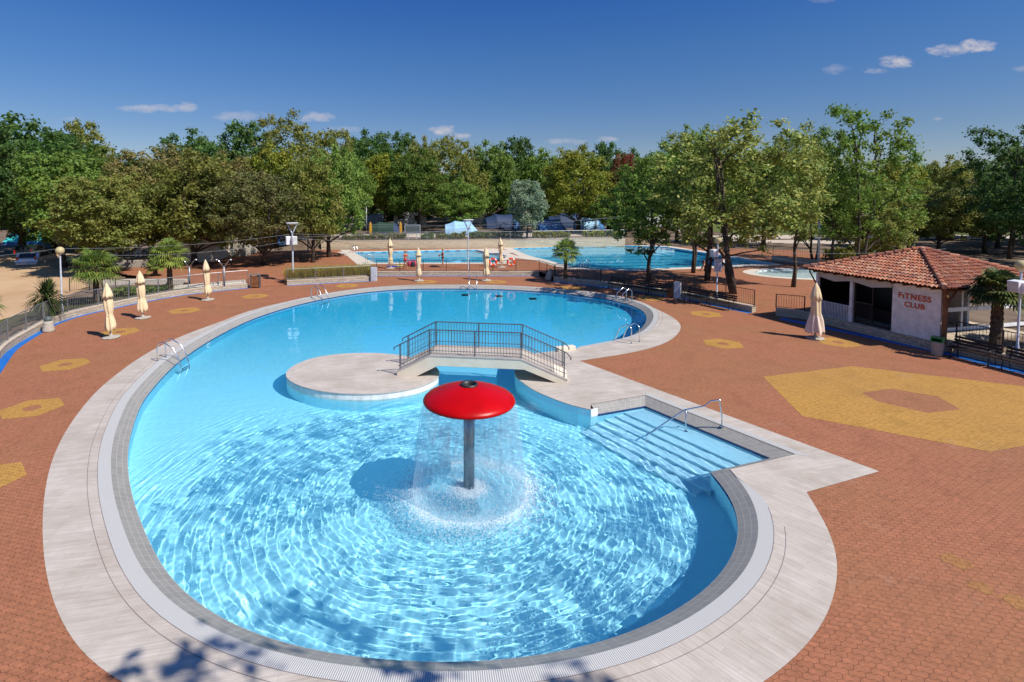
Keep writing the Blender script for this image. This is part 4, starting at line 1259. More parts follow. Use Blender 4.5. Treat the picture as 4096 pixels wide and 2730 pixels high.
def y_lamp(label, b, H, speakers):
    root = thing('fork_lamp', label, 'street lamp', b, group='forked lamps')
    q_ = .8 if speakers else .62
    mb = MB(); mb.lathe([(.10 * q_, 0), (.10 * q_, .05), (.085 * q_, .6), (.075 * q_, H - .9), (.07 * q_, H - .75)], 14); mb.build('pole', M['lamp_grey'], root, smooth=True)
    for s in (-1, 1):
        mb = MB(); mb.tube([(0, 0, H - .85), (s * .12, 0, H - .6), (s * .36, 0, H - .1), (s * .38, 0, H - .02)], [.07, .05, .035, .03], 8); mb.build('fork_arm', M['lamp_grey'], root, smooth=True)
    mb = MB(); mb.lathe([(.16, H - .12), (.46, H - .03), (.48, H), (.46, H + .02), (.02, H + .04)], 24); mb.build('lamp_head', M['white_metal'], root)
    for k in range(speakers):
        a = -.9 - k * 1.7
        R = Matrix.Rotation(a, 3, 'Z')
        mb = MB(); mb.box(R @ Vector((.34, 0, 0)) + Vector((0, 0, H - 1.35)), (.34, .38, .66), M=R); s = mb.build('speaker', M['white'], root, bevel=.03)
        m2 = MB(); m2.box(R @ Vector((.517, 0, 0)) + Vector((0, 0, H - 1.35)), (.012, .32, .6), M=R); m2.build('speaker_grille', M['signface'], s)
y_lamp('tall forked lamp with two white loudspeakers behind the planter', at(*c6(340, 505), .3), 4.45, 2)
y_lamp('tall slim forked lamp on the far terrace between the bathers and lifebuoys', at(*c6(1945, 415), .35), 4.4, 0)
def back_post(name, label, b, H, head):
    root = thing(name, label, 'street lamp' if head else 'post', b, group='plain posts in the campsite')
    mb = MB(); mb.lathe([(.09, 0), (.085, H)], 10); mb.build('pole', M['lamp_grey'], root, smooth=True)
    if head:
        mb = MB(); mb.lathe([(.08, H - .05), (.2, H + .1), (.26, H + .3), (.18, H + .5), (.02, H + .6)], 14); mb.build('lamp_head', M['white'], root, smooth=True)
    else:
        mb = MB(); mb.box((0, 0, H - .5), (.06, .9, .06)); mb.build('cross_arm', M['lamp_grey'], root)
        mb = MB(); mb.box((-.3, -.25, H - 1.8), (.45, .2, .3)); mb.build('flood_light', M['white'], root)
p = at_depth(842 * 1.741, 925, 84); back_post('street_lamp', 'grey street lamp with white head behind the far fence on the left', Vector((p.x, 84, 1.28)), 5.2, True)
p = at_depth(1369 * 1.741, 925, 80); back_post('street_lamp', 'grey street lamp among the blue tents right of centre', Vector((p.x, 80, 1.28)), 5.2, True)
p = at_depth(1881 * 1.741, 1000, 50); back_post('utility_post', 'bare grey post with a flood light left of the fitness hut', Vector((p.x, 50, .3)), 4.6, False)
p = at_depth(707 * 1.741, 925, 62); back_post('utility_post', 'short post with a white box behind the forked lamp', Vector((p.x, 62, .3)), 3.4, False)

def shower(label, b, H=1.95):
    root = thing('shower_post', label, 'shower', b, group='forked shower posts')
    mb = MB(); mb.tube([(0, 0, 0), (0, 0, H * .72)], .07, 10); mb.build('post', M['fence_light'], root, smooth=True)
    for s in (-1, 1):
        mb = MB(); mb.tube([(0, 0, H * .70), (s * .42, 0, H - .02), (s * .52, 0, H)], .028, 8); mb.build('arm', M['steel'], root, smooth=True)
        mb = MB(); mb.lathe([(.02, H + .02), (.06, H - .02), (.07, H - .06)], 10, (s * .52, 0, 0)); mb.build('shower_head', M['white'], root, smooth=True)
shower('forked shower post just right of the third umbrella', at(*c9(1462, 720), .3))
shower('forked shower post left of the third umbrella', at(*c9(1055, 720), .3))

# ================================================================ BINS, CABINETS, BENCHES, LIFEBUOYS
b = at(*c5(445, 978))
root = thing('ash_bin', 'flared grey concrete bin with smoked top beside the blue strip on the left', 'bin', b)
mb = MB(); mb.lathe([(.29, 0), (.27, .1), (.215, .40), (.215, .52), (.19, .54)], 24); mb.build('body', M['conc'], root, smooth=True)
mb = MB(); mb.lathe([(.17, .54), (.18, .60), (.17, .74), (.12, .76), (.12, .62)], 20); mb.build('lid', M['board'], root, smooth=True)
b = at(3748, 1422)
root = thing('litter_bin', 'tapered grey litter bin with bright green hood by the fitness hut', 'bin', b, -.9)
mb = MB(); mb.lathe([(.19, 0), (.20, .03), (.225, .58), (.225, .60)], 20); mb.build('body', M['conc'], root, smooth=True)
mb = MB(); mb.box((0, 0, .79), (.42, .42, .05)); mb.box((0, .19, .69), (.42, .04, .17)); mb.box((-.19, -.02, .69), (.04, .38, .17)); mb.box((.19, -.02, .69), (.04, .38, .17)); mb.box((0, 0, .62), (.44, .44, .04)); mb.build('hood', M['green_bin'], root, bevel=.015)
def cabinet(label, b, w, d, h, rz, panel):
    root = thing('cabinet', label, 'cabinet', b, rz)
    if panel == 'wood':
        for s in (-1, 1):
            mb = MB(); mb.box((s * (w / 2 - .04), 0, h / 2), (.08, d, h)); mb.build('side_frame', M['rail'], root)
        mb = MB(); mb.box((0, 0, h * .45), (w - .16, d - .06, h * .75)); mb.build('wood_panel', M['wood'], root)
        mb = MB(); mb.box((0, 0, h - .02), (w + .02, d + .02, .05)); mb.build('lid', M['fence_light'], root)
    else:
        mb = MB(); mb.box((0, 0, h / 2), (w, d, h)); bd = mb.build('body', M['lamp_grey'], root, bevel=.01)
        m2 = MB(); m2.box((0, -d / 2 - .004, h * .5), (w * .8, .01, h * .85)); m2.build('door', M['lamp_grey'], bd)
        if panel == 'both':
            mb = MB(); mb.box((-w / 2 - .24, .05, h * .3), (.4, d * .8, h * .55)); mb.build('wood_box', M['wood'], root)
cabinet('brown wooden litter cabinet with grey frame beside the terrace entrance', at(*c9(1828, 740)), .72, .4, 1.0, .2, 'wood')
cabinet('narrow grey metal cabinet at the end of the grass planter', at(*c6(1082, 515)), .46, .4, 1.1, 0, 'metal')
cabinet('pale grey cabinet with a brown box between the shaded benches', at(*c7(1515, 674)), .42, .36, 1.1, -.5, 'both')

def bench_proto(label, loc, rz):
    root = thing('bench', label, 'bench', loc, rz, 'dark benches along the low walls')
    L = 1.7
    mb = MB()
    for k in range(4): mb.box((0, -.18 + k * .12, .44), (L, .095, .035))
    mb.build('seat', M['bench'], root)
    mb = MB()
    for k in range(3): mb.box((0, .27 + k * .025, .58 + k * .13), (L, .03, .10), M=Matrix.Rotation(-.2, 3, 'X'))
    mb.build('backrest', M['bench'], root)
    for x in (-L / 2 + .18, L / 2 - .18):
        mb = MB()
        mb.tube([(x, -.22, 0), (x, -.2, .2), (x, -.12, .42), (x, .2, .42), (x, .28, .6), (x, .35, .92)], .022, 6)
        mb.tube([(x, .26, 0), (x, .24, .2), (x, .2, .42)], .022, 6)
        mb.tube([(x, -.2, .42), (x, -.24, .6), (x, -.1, .64), (x, .24, .62)], .018, 6)
        mb.build('leg', M['fence_dark'], root, smooth=True)
    return root
w4d = (W4[4] - W4[3]).normalized(); w4n = Vector((w4d.y, -w4d.x))
def on_wall(line_a, line_b, t, off):
    d = (line_b - line_a).normalized(); nrm = Vector((d.y, -d.x))
    p = line_a.lerp(line_b, t) + nrm * off
    return (p.x, p.y, .004), math.atan2(d.y, d.x)
l0, r0 = on_wall(W4[3], W4[4], .30, .62)
bp = bench_proto('dark slatted bench left of the two near the lamp with the notice board', l0, r0)
l0, r0 = on_wall(W4[3], W4[4], .68, .62)
dup(bp, l0, r0, 'dark slatted bench right of the two near the lamp with the notice board')
for t, lab in ((.22, 'first dark bench in the tree shade, farthest from the grey cabinet'), (.55, 'second dark bench in the tree shade, in the middle'), (.86, 'third dark bench in the tree shade, next to the grey cabinet')):
    l0, r0 = on_wall(W4[1], W4[2], t, .62); dup(bp, l0, r0, lab)
l0, r0 = on_wall(BW[2], BW[3], .45, .62); dup(bp, l0, r0, 'dark bench beside the litter bin below the palm')
l0, r0 = on_wall(BW[3], BW[4], .12, .62); dup(bp, l0, r0, 'dark bench cut off at the right edge below the lamp')

def lifebuoy(label, px, py):
    p = at_depth(px, py, W3[0].y - .10)
    root = thing('lifebuoy', label, 'lifebuoy', p, group='orange lifebuoys on the fence')
    n, m_ = 40, 12
    for part, mt in (('ring', 'orange'), ('band', 'white')):
        rr = .088 if part == 'ring' else .092
        if part == 'ring':
            mb = MB(); mb.tube([(.29 * math.cos(2 * PI * k / n), 0, .29 * math.sin(2 * PI * k / n)) for k in range(n)] + [(.29, 0, 0), (.29 * math.cos(.05), 0, .29 * math.sin(.05))], rr, m_, caps=False); mb.build(part, M[mt], root, smooth=True)
        else:
            for q in range(4):
                a0 = PI / 4 + q * PI / 2
                mb = MB(); mb.tube([(.29 * math.cos(a0 + d_), 0, .29 * math.sin(a0 + d_)) for d_ in (-.14, -.07, 0, .07, .14)], rr, m_, caps=False); mb.build(part, M[mt], root, smooth=True)
lifebuoy('orange lifebuoy on the fence next to the closed umbrella, left one', 1972, 1049)
lifebuoy('orange lifebuoy on the fence nearer to the small palm, right one', 2044, 1049)

# bundle under a cloth at the fence corner
b = at(*c7(335, 508))
mb = MB(); mb.lathe([(.28, 0), (.30, .12), (.24, .4), (.17, .62), (.13, .78), (.08, .86), (.07, .94), (.01, .97)], 22, fn=lambda a, i: 1 + .16 * math.sin(6 * a + i) + .1 * math.sin(3 * a))
o = mb.build('cloth_bundle', M['conc'], origin=Vector((0, 0, 0)), smooth=True); o.location = b; tag(o, 'beige cloth bundle tied up at the wall corner', 'bundle')
o.rotation_euler = (0, .15, 0)

# ================================================================ FITNESS HUT
A_, B_, C_ = Vector((18.9, 30.3)), Vector((20.9, 23.65)), Vector((27.7, 25.3))
D_ = A_ + (C_ - B_)
apex = Vector(((A_.x + C_.x) / 2, (A_.y + C_.y) / 2, 4.2))
ez = 2.9
hut = thing('fitness_hut', 'white hut with red tiled hip roof and fitness club lettering', 'building', (B_.x, B_.y, 0))
HO = Vector((B_.x, B_.y, 0))
def hb(mb, name, mat, parent=None, **kw): return mb.build(name, mat, parent or hut, origin=HO if parent is None or True else None, **kw)
# facade line set back under the eave
e1 = (B_ - A_).normalized(); n1 = Vector((-e1.y, e1.x))
if n1.dot(C_ - B_) < 0: n1 = -n1
fA, fB = A_ + n1 * .42 + e1 * .45, B_ + n1 * .42 - e1 * .38
e2 = (C_ - B_).normalized(); n2 = Vector((-e2.y, e2.x))
if n2.dot(A_ - B_) < 0: n2 = -n2
Lf = (fB - fA).length
fr = math.atan2(e1.y, e1.x)
pz = .42
# plinth of stone under the hut
pl = [fA + e1 * -.6 - n1 * .12, fB + e1 * .12 - n1 * .12, fB + e1 * .12 + n1 * 6.0, fA - e1 * .6 + n1 * 6.0]
mb = MB()
for a, b in zip(pl, pl[1:] + [pl[0]]): vwall(mb, [a, b], 0, pz)
fill(mb, [pl], pz)
hb(mb, 'plinth', M['stone'])
lw_ = [Vector((18.0, 31.3)), pl[0] + n1 * .02]
wall('low_stone_wall', 'short low stone wall left of the fitness hut behind the flared umbrella', lw_, .3, 0, .40, M['stone'])
fence('short dark fence on the wall left of the fitness hut', [(p.x, p.y, .45) for p in offset(lw_, -.15)], .8, M['fence_dark'], 1.2, .12)
def fp(s, off=0.0): return fA + e1 * s + n1 * off
# bays by photo: posts at s positions
def s_of_px(px):
    best = min((abs((fp(s / 200 * Lf).x / fp(s / 200 * Lf).y) - (px - CX) / F), s / 200 * Lf) for s in range(201)); return best[1]
s1, s2 = s_of_px(c8(790, 0)[0]), s_of_px(c8(1176, 0)[0])
zt_ = 2.82
def bar(mb, s0, s1_, z0, z1, off, th=.12):
    a = fp((s0 + s1_) / 2, off); mb.box((a.x, a.y, (z0 + z1) / 2), (abs(s1_ - s0), th, z1 - z0), fr)
mb = MB(); bar(mb, s2, Lf, pz, zt_, .1, .2); hb(mb, 'front_wall', M['white_wall'])
mb = MB(); bar(mb, 0, s2, 2.62, zt_, .08, .14); hb(mb, 'lintel', M['white_wall'])
mb = MB(); bar(mb, s1 - .07, s1 + .07, pz, 2.62, .06, .14); hb(mb, 'post', M['white_wall'])
mb = MB(); bar(mb, -.02, .12, pz, 2.62, .06, .14); hb(mb, 'post', M['white_wall'])
mb = MB(); bar(mb, .12, s1 - .07, pz, 1.22, .08, .06)
parap = hb(mb, 'parapet', M['white_metal'])
mb = MB()
ns_ = 20
for k in range(ns_):
    s = .16 + (s1 - .3) * k / ns_
    bar(mb, s, s + .035, pz + .02, 1.2, .045, .012)
mb.build('batten', M['board'], parap, origin=HO)
# dark interior: back room behind the openings, its shade put into black wall colour, with floor, counter and shelves
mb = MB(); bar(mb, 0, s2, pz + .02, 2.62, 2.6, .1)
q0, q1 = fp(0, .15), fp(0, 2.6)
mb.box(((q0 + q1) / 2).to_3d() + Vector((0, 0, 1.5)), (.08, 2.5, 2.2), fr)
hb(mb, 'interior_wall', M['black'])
mb = MB(); bar(mb, .3, s2 - .2, 1.0, 1.08, 1.5, .5); bar(mb, .3, s2 - .2, pz, 1.0, 1.6, .3); hb(mb, 'counter', M['bench'])
mb = MB(); bar(mb, s1 + .09, s2 - .02, pz + .03, pz + .11, .14, .06); bar(mb, s1 + .09, s1 + .16, pz + .11, 2.55, .14, .06); bar(mb, s2 - .09, s2 - .02, pz + .11, 2.55, .14, .06); bar(mb, s1 + .09, s2 - .02, 2.55, 2.62, .14, .06)
bar(mb, (s1 + s2) / 2 - .03, (s1 + s2) / 2 + .03, pz + .11, 2.55, .14, .05)
dr_ = hb(mb, 'door', M['bench'])
mb = MB(); pass

mb = MB()
for k in range(9): bar(mb, s1 + .2 + k * .1, s1 + .218 + k * .1, pz + .1, 1.5, .05, .018)
bar(mb, s1 + .1, s1 + 1.12, 1.5, 1.54, .05, .03)
hb(mb, 'gate', M['fence_dark'])
# sagging canvas blind under the eave
mb = MB()
for k in range(16):
    a0, a1 = k / 16, (k + 1) / 16
    f_ = lambda t: 2.62 - .16 * (1 - abs(((t * 2) % 1) * 2 - 1)) - .08
    pa, pb = fp(.1 + (s2 - .1) * a0, -.06), fp(.1 + (s2 - .1) * a1, -.06)
    mb.add([(pa.x, pa.y, f_(a0)), (pb.x, pb.y, f_(a1)), (pb.x + .05, pb.y, 2.78), (pa.x + .05, pa.y, 2.78)], [(0, 1, 2, 3)])
hb(mb, 'blind', M['coping'])
# side walls and back (hidden from the front but closed)
bw0, bw1 = fB - n1 * -.2, fB + n1 * 2.2
q0, q1 = fp(s2 + .06, .2), fp(s2 + .06, 2.6)
mb = MB(); mb.box(((q0 + q1) / 2).to_3d() + Vector((0, 0, 1.52)), (.08, 2.4, 2.2), fr); hb(mb, 'partition', M['black'])
mb = MB(); p = fp(Lf * .35, 4.9); mb.box((p.x, p.y, 1.6), (Lf * .7, .15, 2.4), fr); hb(mb, 'back_wall', M['white_wall'])
# corner post and braces of brown timber
pb_ = fB + e1 * .16 + n1 * .02
mb = MB(); mb.box((pb_.x, pb_.y, 1.62), (.14, .14, 2.42), fr); hb(mb, 'corner_post', M['wood'])
mb = MB(); mb.tube([(pb_.x, pb_.y, 2.05), (pb_.x + e2.x * .6, pb_.y + e2.y * .6, 2.72)], .06, 4); hb(mb, 'brace', M['wood'])
mb = MB(); mb.tube([(fA.x - e1.x * .05, fA.y, 2.1), (fA.x - e1.x * .45, fA.y - e1.y * .45, 2.75)], .05, 4); hb(mb, 'brace', M['wood'])
mb = MB(); mb.tube([pb_.to_3d() + Vector((0, 0, 2.76)), (C_ - n1 * 0 - e2 * .4 + n2 * .4).to_3d() + Vector((0, 0, 2.76))], .08, 4); hb(mb, 'eave_beam', M['wood'])
# roof: boarded faces with a skin of barrel tiles
corn = [A_, B_, C_, D_]
rf = MB()
for i in range(4):
    a, b = corn[i], corn[(i + 1) % 4]
    rf.add([(a.x, a.y, ez - .05), (b.x, b.y, ez - .05), (apex.x, apex.y, apex.z - .06)], [(0, 1, 2)])
rf.add([(c.x, c.y, ez - .06) for c in corn], [(3, 2, 1, 0)])
roof = hb(rf, 'roof', M['wood'])
def tile_face(mb, a, b, ap):
    a3, b3 = Vector((a.x, a.y, ez)), Vector((b.x, b.y, ez))
    ed = (b3 - a3); Le = ed.length; ed.normalize()
    mid = a3 + ed * ((ap - a3).dot(ed)); sl = ap - mid; Ls = sl.length; sl.normalize()
    nrm = ed.cross(sl).normalized()
    if nrm.z < 0: nrm = -nrm
    sp = .185; nc = int(Le / sp); row = .30; nr = int(Ls / row)
    xm = (mid - a3).dot(ed)
    rn = random.Random(int(Le * 100))
    for k in range(nr + 1):
        for c in range(nc + 1):
            x = (c + .5) * sp
            s = k * row - .05
            # within the triangle
            lim = s + row * .5
            if lim >= Ls: continue
            x0, x1 = xm * lim / Ls, Le - (Le - xm) * lim / Ls
            if x < x0 or x > x1: continue
            for kind in (0, 1):
                cx_ = x + (sp / 2 if kind else 0)
                if cx_ > x1 - .02: continue
                l = row * 1.12
                r0_, r1_ = (.077, .062) if not kind else (.065, .074)
                base = a3 + ed * (cx_ + rn.uniform(-.008, .008)) + sl * (s + rn.uniform(-.012, .012))
                V = []
                n_ = 5
                for (dd, rr, hh) in ((0, r0_, .035), (l, r1_, .0)):
                    for q in range(n_):
                        an = PI * q / (n_ - 1)
                        w_ = math.cos(an) * rr; zz = math.sin(an) * rr * .85
                        if kind: zz = .055 - zz * .8
                        V.append(base + sl * dd + ed * w_ + nrm * (zz + hh + (0 if not kind else -.01)))
                mb.add(V, [(q, q + 1, n_ + q + 1, n_ + q) for q in range(n_ - 1)])
mb = MB()
for i in range(4): tile_face(mb, corn[i], corn[(i + 1) % 4], apex)
mb.build('roof_tiles', M['terracotta'], roof, origin=HO)
mb = MB()
for c in corn:
    a3 = Vector((c.x, c.y, ez + .05)); d3 = (apex + Vector((0, 0, .06)) - a3); nn_ = int(d3.length / .36)
    for k in range(nn_):
        p0 = a3 + d3 * (k / nn_); p1 = a3 + d3 * ((k + 1.12) / nn_)
        mb.tube([p0 + Vector((0, 0, .03)), p1], [.115, .095], 8)
mb.build('ridge_tile', M['terracotta'], roof, origin=HO)
mb = MB()
for i in range(4):
    a, b = corn[i], corn[(i + 1) % 4]; n_ = int((b - a).length / .55)
    inw = ((A_ + C_) / 2 - (a + b) / 2).normalized()
    for k in range(1, n_):
        p = a.lerp(b, k / n_) + inw * .3
        if i < 2:
            mb = MB(); mb.box((p.x, p.y, ez - .09), (.5, .07, .09), math.atan2(inw.y, inw.x)); mb.build('rafter', M['wood'], roof, origin=HO)
# lettering, mounted on the front wall
def letters(txt, size, s_c, z, name, off=-.012):
    cu = bpy.data.curves.new(name, 'FONT'); cu.body = txt; cu.size = size; cu.extrude = .012; cu.align_x = 'CENTER'; cu.offset = .011; cu.space_character = 1.12
    o = bpy.data.objects.new(name, cu); COL.objects.link(o)
    bpy.context.view_layer.update()
    dg = bpy.context.evaluated_depsgraph_get()
    me = bpy.data.meshes.new_from_object(o.evaluated_get(dg))
    bpy.data.objects.remove(o)
    o = bpy.data.objects.new(name, me); COL.objects.link(o)
    me.materials.clear(); me.materials.append(M['letter'])
    p = fp(s_c, off)
    o.parent = hut
    o.location = Vector((p.x, p.y, z)) - HO
    o.rotation_euler = (PI / 2, 0, fr)
    return o
sm = s2 + (Lf - s2) * .47
letters('F\u0131TNESS', .37, sm, 2.12, 'lettering')
pdot = fp(sm - .37, -.012)
letters('CLUB', .33, sm + .02, 1.75, 'lettering')
# white post and rail fence behind the hut's right side
root = thing('rail_fence', 'white post and rail fence beside the right side of the hut', 'fence', (23.2, 26.2, .3))
RO = Vector((23.2, 26.2, .3))
ra, rb_ = Vector((22.0, 25.8, 0)), Vector((33, 28.6, 0))
dR = rb_ - ra
for z, hgt in ((1.45, .2), (.5, .16)):
    mb = MB(); mb.box((ra + rb_) / 2 + Vector((0, 0, z)), (dR.length, .05, hgt), math.atan2(dR.y, dR.x)); mb.build('rail', M['white'], root, origin=RO)
for k in range(6):
    p = ra + dR * (k / 5); mb = MB(); mb.box(p + Vector((0, .06, 1.35)), (.09, .09, 2.7 if k in (1, 3) else 1.7)); mb.build('post', M['white'], root, origin=RO)

# ================================================================ TREES
def leaf_cloud(rs, centers, radii, per, size, flat=.75, elong=1.7):
    out = []
    for c, rad in zip(centers, radii):
        n = max(6, int(per * (rad ** 1.6)))
        d = rs.normal(size=(n, 3)); d /= np.linalg.norm(d, axis=1, keepdims=True)
        rr = rad * np.abs(rs.normal(.62, .34, n))
        # sprays: bias to the shell with random drop-outs
        P = c + d * rr[:, None] * np.array([1, 1, flat])
        nrm = d * .55 + rs.normal(size=(n, 3)) * .6 + np.array([.22, -.15, .75])
        nrm /= np.linalg.norm(nrm, axis=1, keepdims=True)
        t = rs.normal(size=(n, 3)); t -= nrm * (t * nrm).sum(1, keepdims=True); t /= np.linalg.norm(t, axis=1, keepdims=True)
        b = np.cross(nrm, t)
        s = size * rs.uniform(.6, 1.35, n)[:, None]
        out.append(np.stack([P - t * s * elong / 2, P + b * s / 2, P + t * s * elong / 2, P - b * s / 2], 1))
    return np.concatenate(out)

def tree_proto(seed, H=10.0, Rc=4.0, trunk_h=2.6, clumps=70, per=170, size=.2, crad=(.55, 1.15), shape='round', tr=.22, multi=1, sparse=0.0):
    rs = np.random.default_rng(seed); rd = random.Random(seed)
    cz0 = trunk_h; cen = np.array([0, 0, (H + cz0) / 2])
    ax_ = np.array([Rc, Rc, (H - cz0) / 2])
    # lobes make the outline uneven
    lobes = [(rs.normal(size=3), rs.uniform(-.28, .30)) for _ in range(9)]
    C, Rr = [], []
    tries = 0
    while len(C) < clumps and tries < 9000:
        tries += 1
        d = rs.normal(size=3); d /= np.linalg.norm(d)
        if shape == 'flat' and d[2] < -.35: continue
        k = 1.0
        for l, w in lobes: k += w * max(0, d @ (l / np.linalg.norm(l))) ** 4
        rad = rs.uniform(crad[0], crad[1])
        f = rs.uniform(.25, 1.0) ** .5
        dz_ = np.sign(d[2]) * abs(d[2]) ** .75 if d[2] < 0 else d[2]
        hxy = 1.12 if d[2] < 0 else 1.0
        p = cen + np.array([d[0] * hxy, d[1] * hxy, dz_]) * ax_ * k * f * .92
        if p[2] < cz0 * .8 or p[2] > H - rad * .3: continue
        if any(np.linalg.norm(p - q) < .48 * (rad + r_) for q, r_ in zip(C, Rr)): continue
        C.append(p); Rr.append(rad * (1.15 - .35 * f))
    V = leaf_cloud(rs, C, Rr, per, size)
    if sparse: V = V[rs.uniform(size=len(V)) > sparse]
    crown = quads_mesh('crown', V, M['leaf_green'])
    mb = MB()
    starts = []
    for s in range(multi):
        a = rs.uniform(0, 6.28); ofs = .0 if multi == 1 else .25
        p = [Vector((math.cos(a) * ofs * .4, math.sin(a) * ofs * .4, 0))]
        n = 6
        tip = Vector((math.cos(a) * (.5 + ofs * 3) + rs.normal() * .2, math.sin(a) * (.5 + ofs * 3) + rs.normal() * .2, H * .72))
        for k in range(1, n + 1):
            t = k / n
            p.append(p[0].lerp(tip, t) + Vector((rs.normal(), rs.normal(), 0)) * .09 * (1 if k < n else 0))
        r_ = tr * (1 if multi == 1 else .75)
        rad = [r_ * 1.35] + [r_ * (1 - .8 * (k / n)) for k in range(1, n + 1)]
        mb.tube(p, rad, 9); starts.append(p)
    hubs = []
    for c, r_ in sorted(zip(C, Rr), key=lambda q: q[0][2]):
        c = Vector(c)
        line = min(starts, key=lambda L: (L[3] - c).length)
        zc = max(trunk_h * .75, min(H * .66, c.z - (c.xy.length) * .75 - .3))
        # point on the trunk at that height
        b0 = line[0]
        for u_, v_ in zip(line, line[1:]):
            if u_.z <= zc <= v_.z: b0 = u_.lerp(v_, (zc - u_.z) / (v_.z - u_.z))
        near = [h_ for h_ in hubs if (h_[0] - c).length < (b0 - c).length * .62 and h_[0].z < c.z + .2]
        if near:
            h_ = min(near, key=lambda q: (q[0] - c).length); b0 = h_[0]; rb = h_[1] * .7
        else: rb = tr * .42
        m_ = b0.lerp(c, .5) + Vector((rs.normal() * .15, rs.normal() * .15, .18))
        mb.tube([b0, m_, c], [rb, rb * .75, rb * .4], 5, caps=False)
        hubs.append((m_, rb * .8)); hubs.append((c, rb * .45))
    o = mb.build('trunk_tmp', M['bark'], smooth=True)
    tm = o.data; tm.name = 'trunk'
    bpy.data.objects.remove(o)
    return dict(H=H, R=Rc, crown=crown, trunk=tm)

PR = {
    'a': tree_proto(11, clumps=150, per=250, size=.155, trunk_h=1.6, crad=(.5, 1.0)),
    'b': tree_proto(12, clumps=150, per=250, size=.16, Rc=4.3, trunk_h=1.5, crad=(.5, 1.0)),
    'c': tree_proto(13, clumps=130, per=250, size=.16, Rc=3.6, trunk_h=2.2, crad=(.5, 1.0)),
    'd': tree_proto(14, clumps=190, per=270, size=.145, Rc=4.6, trunk_h=1.5, crad=(.45, .9)),
    'near': tree_proto(21, H=12.5, Rc=4.9, trunk_h=2.2, clumps=150, per=235, size=.135, crad=(.45, .9), tr=.21, multi=3),
    'near2': tree_proto(22, H=13, Rc=4.3, trunk_h=2.2, clumps=125, per=235, size=.14, crad=(.45, .9), tr=.19, multi=2),
    'airy': tree_proto(23, H=12, Rc=3.6, trunk_h=2.8, clumps=120, per=230, size=.14, crad=(.45, .9), tr=.2, sparse=.1),
    'slim': tree_proto(24, H=12, Rc=2.9, trunk_h=1.5, clumps=120, per=240, size=.14, crad=(.45, .8), tr=.16),
}
nt_ = [0]
def tree(px, ytop, wpx, Y, leaf, proto, label, zb=None, group=None, bark='bark', rz=None, lean=(0, 0), rim=1.0):
    p = PR[proto]
    top = at_depth(px * 1.741, ytop * 1.741, Y)
    if zb is None: zb = max(0.0, hz(top.x, Y))
    H = top.z - zb; R = wpx * 1.741 * Y / F / 2
    root = bpy.data.objects.new('tree', None); COL.objects.link(root); root.empty_display_size = .5
    root.location = (top.x, Y, zb - .05)
    nt_[0] += 1
    root.rotation_euler = (lean[0], lean[1], rz if rz is not None else nt_[0] * 2.399)
    sx = R / p['R'] * rim
    root.scale = (sx, sx, H / p['H'])
    tag(root, label, 'tree', group)
    for nm, me, mt in (('crown', p['crown'], M[leaf]), ('trunk', p['trunk'], M[bark])):
        o = bpy.data.objects.new(nm, me); COL.objects.link(o); o.parent = root
        o.material_slots[0].link = 'OBJECT'; o.material_slots[0].material = mt
    return root

# left side
tree(35, 224, 290, 60, 'leaf_dark', 'a', 'large dark green tree at the left edge above the turquoise tent')
tree(-70, 250, 240, 52, 'leaf_dark', 'd', 'dark tree cut off by the left edge above the silver car')
tree(195, 271, 130, 80, 'leaf_olive', 'c', 'tree with an olive tip standing out behind the left crowns')
tree(200, 326, 240, 66, 'leaf_green', 'b', 'broad light green tree right of the large dark one at the left edge')
tree(345, 326, 270, 58, 'leaf_brown', 'd', 'broad brownish olive tree above the white chairs and the first palms', .2)
tree(440, 336, 250, 51.8, 'leaf_olive', 'b', 'low spreading olive tree above the cream gable house', .2)
tree(455, 271, 190, 86, 'leaf_dark', 'a', 'dark green tree rising behind the brownish olive ones on the left')
tree(575, 274, 160, 90, 'leaf_dark', 'c', 'dark green tree behind, left of the tallest olive tree')
tree(600, 385, 250, 51, 'leaf_dull', 'd', 'greyish olive tree with a curved low trunk behind the forked lamp', .3)
tree(655, 236, 180, 74, 'leaf_olive', 'airy', 'tallest olive tree left of centre with gaps against the sky')
tree(630, 321, 170, 68, 'leaf_yellow', 'b', 'yellowish green tree below the tallest olive one')
tree(715, 336, 150, 53.0, 'leaf_olive', 'b', 'olive tree with its trunk on the terrace, left of the paired trunks', .35)
tree(752, 306, 170, 57.5, 'leaf_green', 'a', 'green tree with its trunk on the terrace, right of the paired trunks', .35)
tree(760, 291, 120, 88, 'leaf_olive', 'c', 'olive tree top showing behind the paired trunks on the terrace')
tree(120, 291, 200, 70, 'leaf_dark', 'd', 'dark tree between the left edge tree and the broad light green one')
tree(275, 390, 210, 52, 'leaf_olive', 'd', 'front olive tree hanging low over the dirt road behind the first palm', .2)
tree(530, 321, 190, 60, 'leaf_brown', 'a', 'brownish tree between the low spreading olive and the greyish one', .3)
tree(138, 341, 200, 49.5, 'leaf_green', 'c', 'roadside green tree shading the silver car', .1)
tree(120, 430, 190, 62, 'leaf_green', 'b', 'lower green tree above the silver car and the turquoise tent', .1)
tree(800, 321, 130, 80, 'leaf_green', 'a', 'green tree directly left of the grey street lamp')
tree(222, 400, 205, 44.5, 'leaf_olive', 'c', 'olive tree nearest to the first palm, its shade falling on the dirt road', .1)
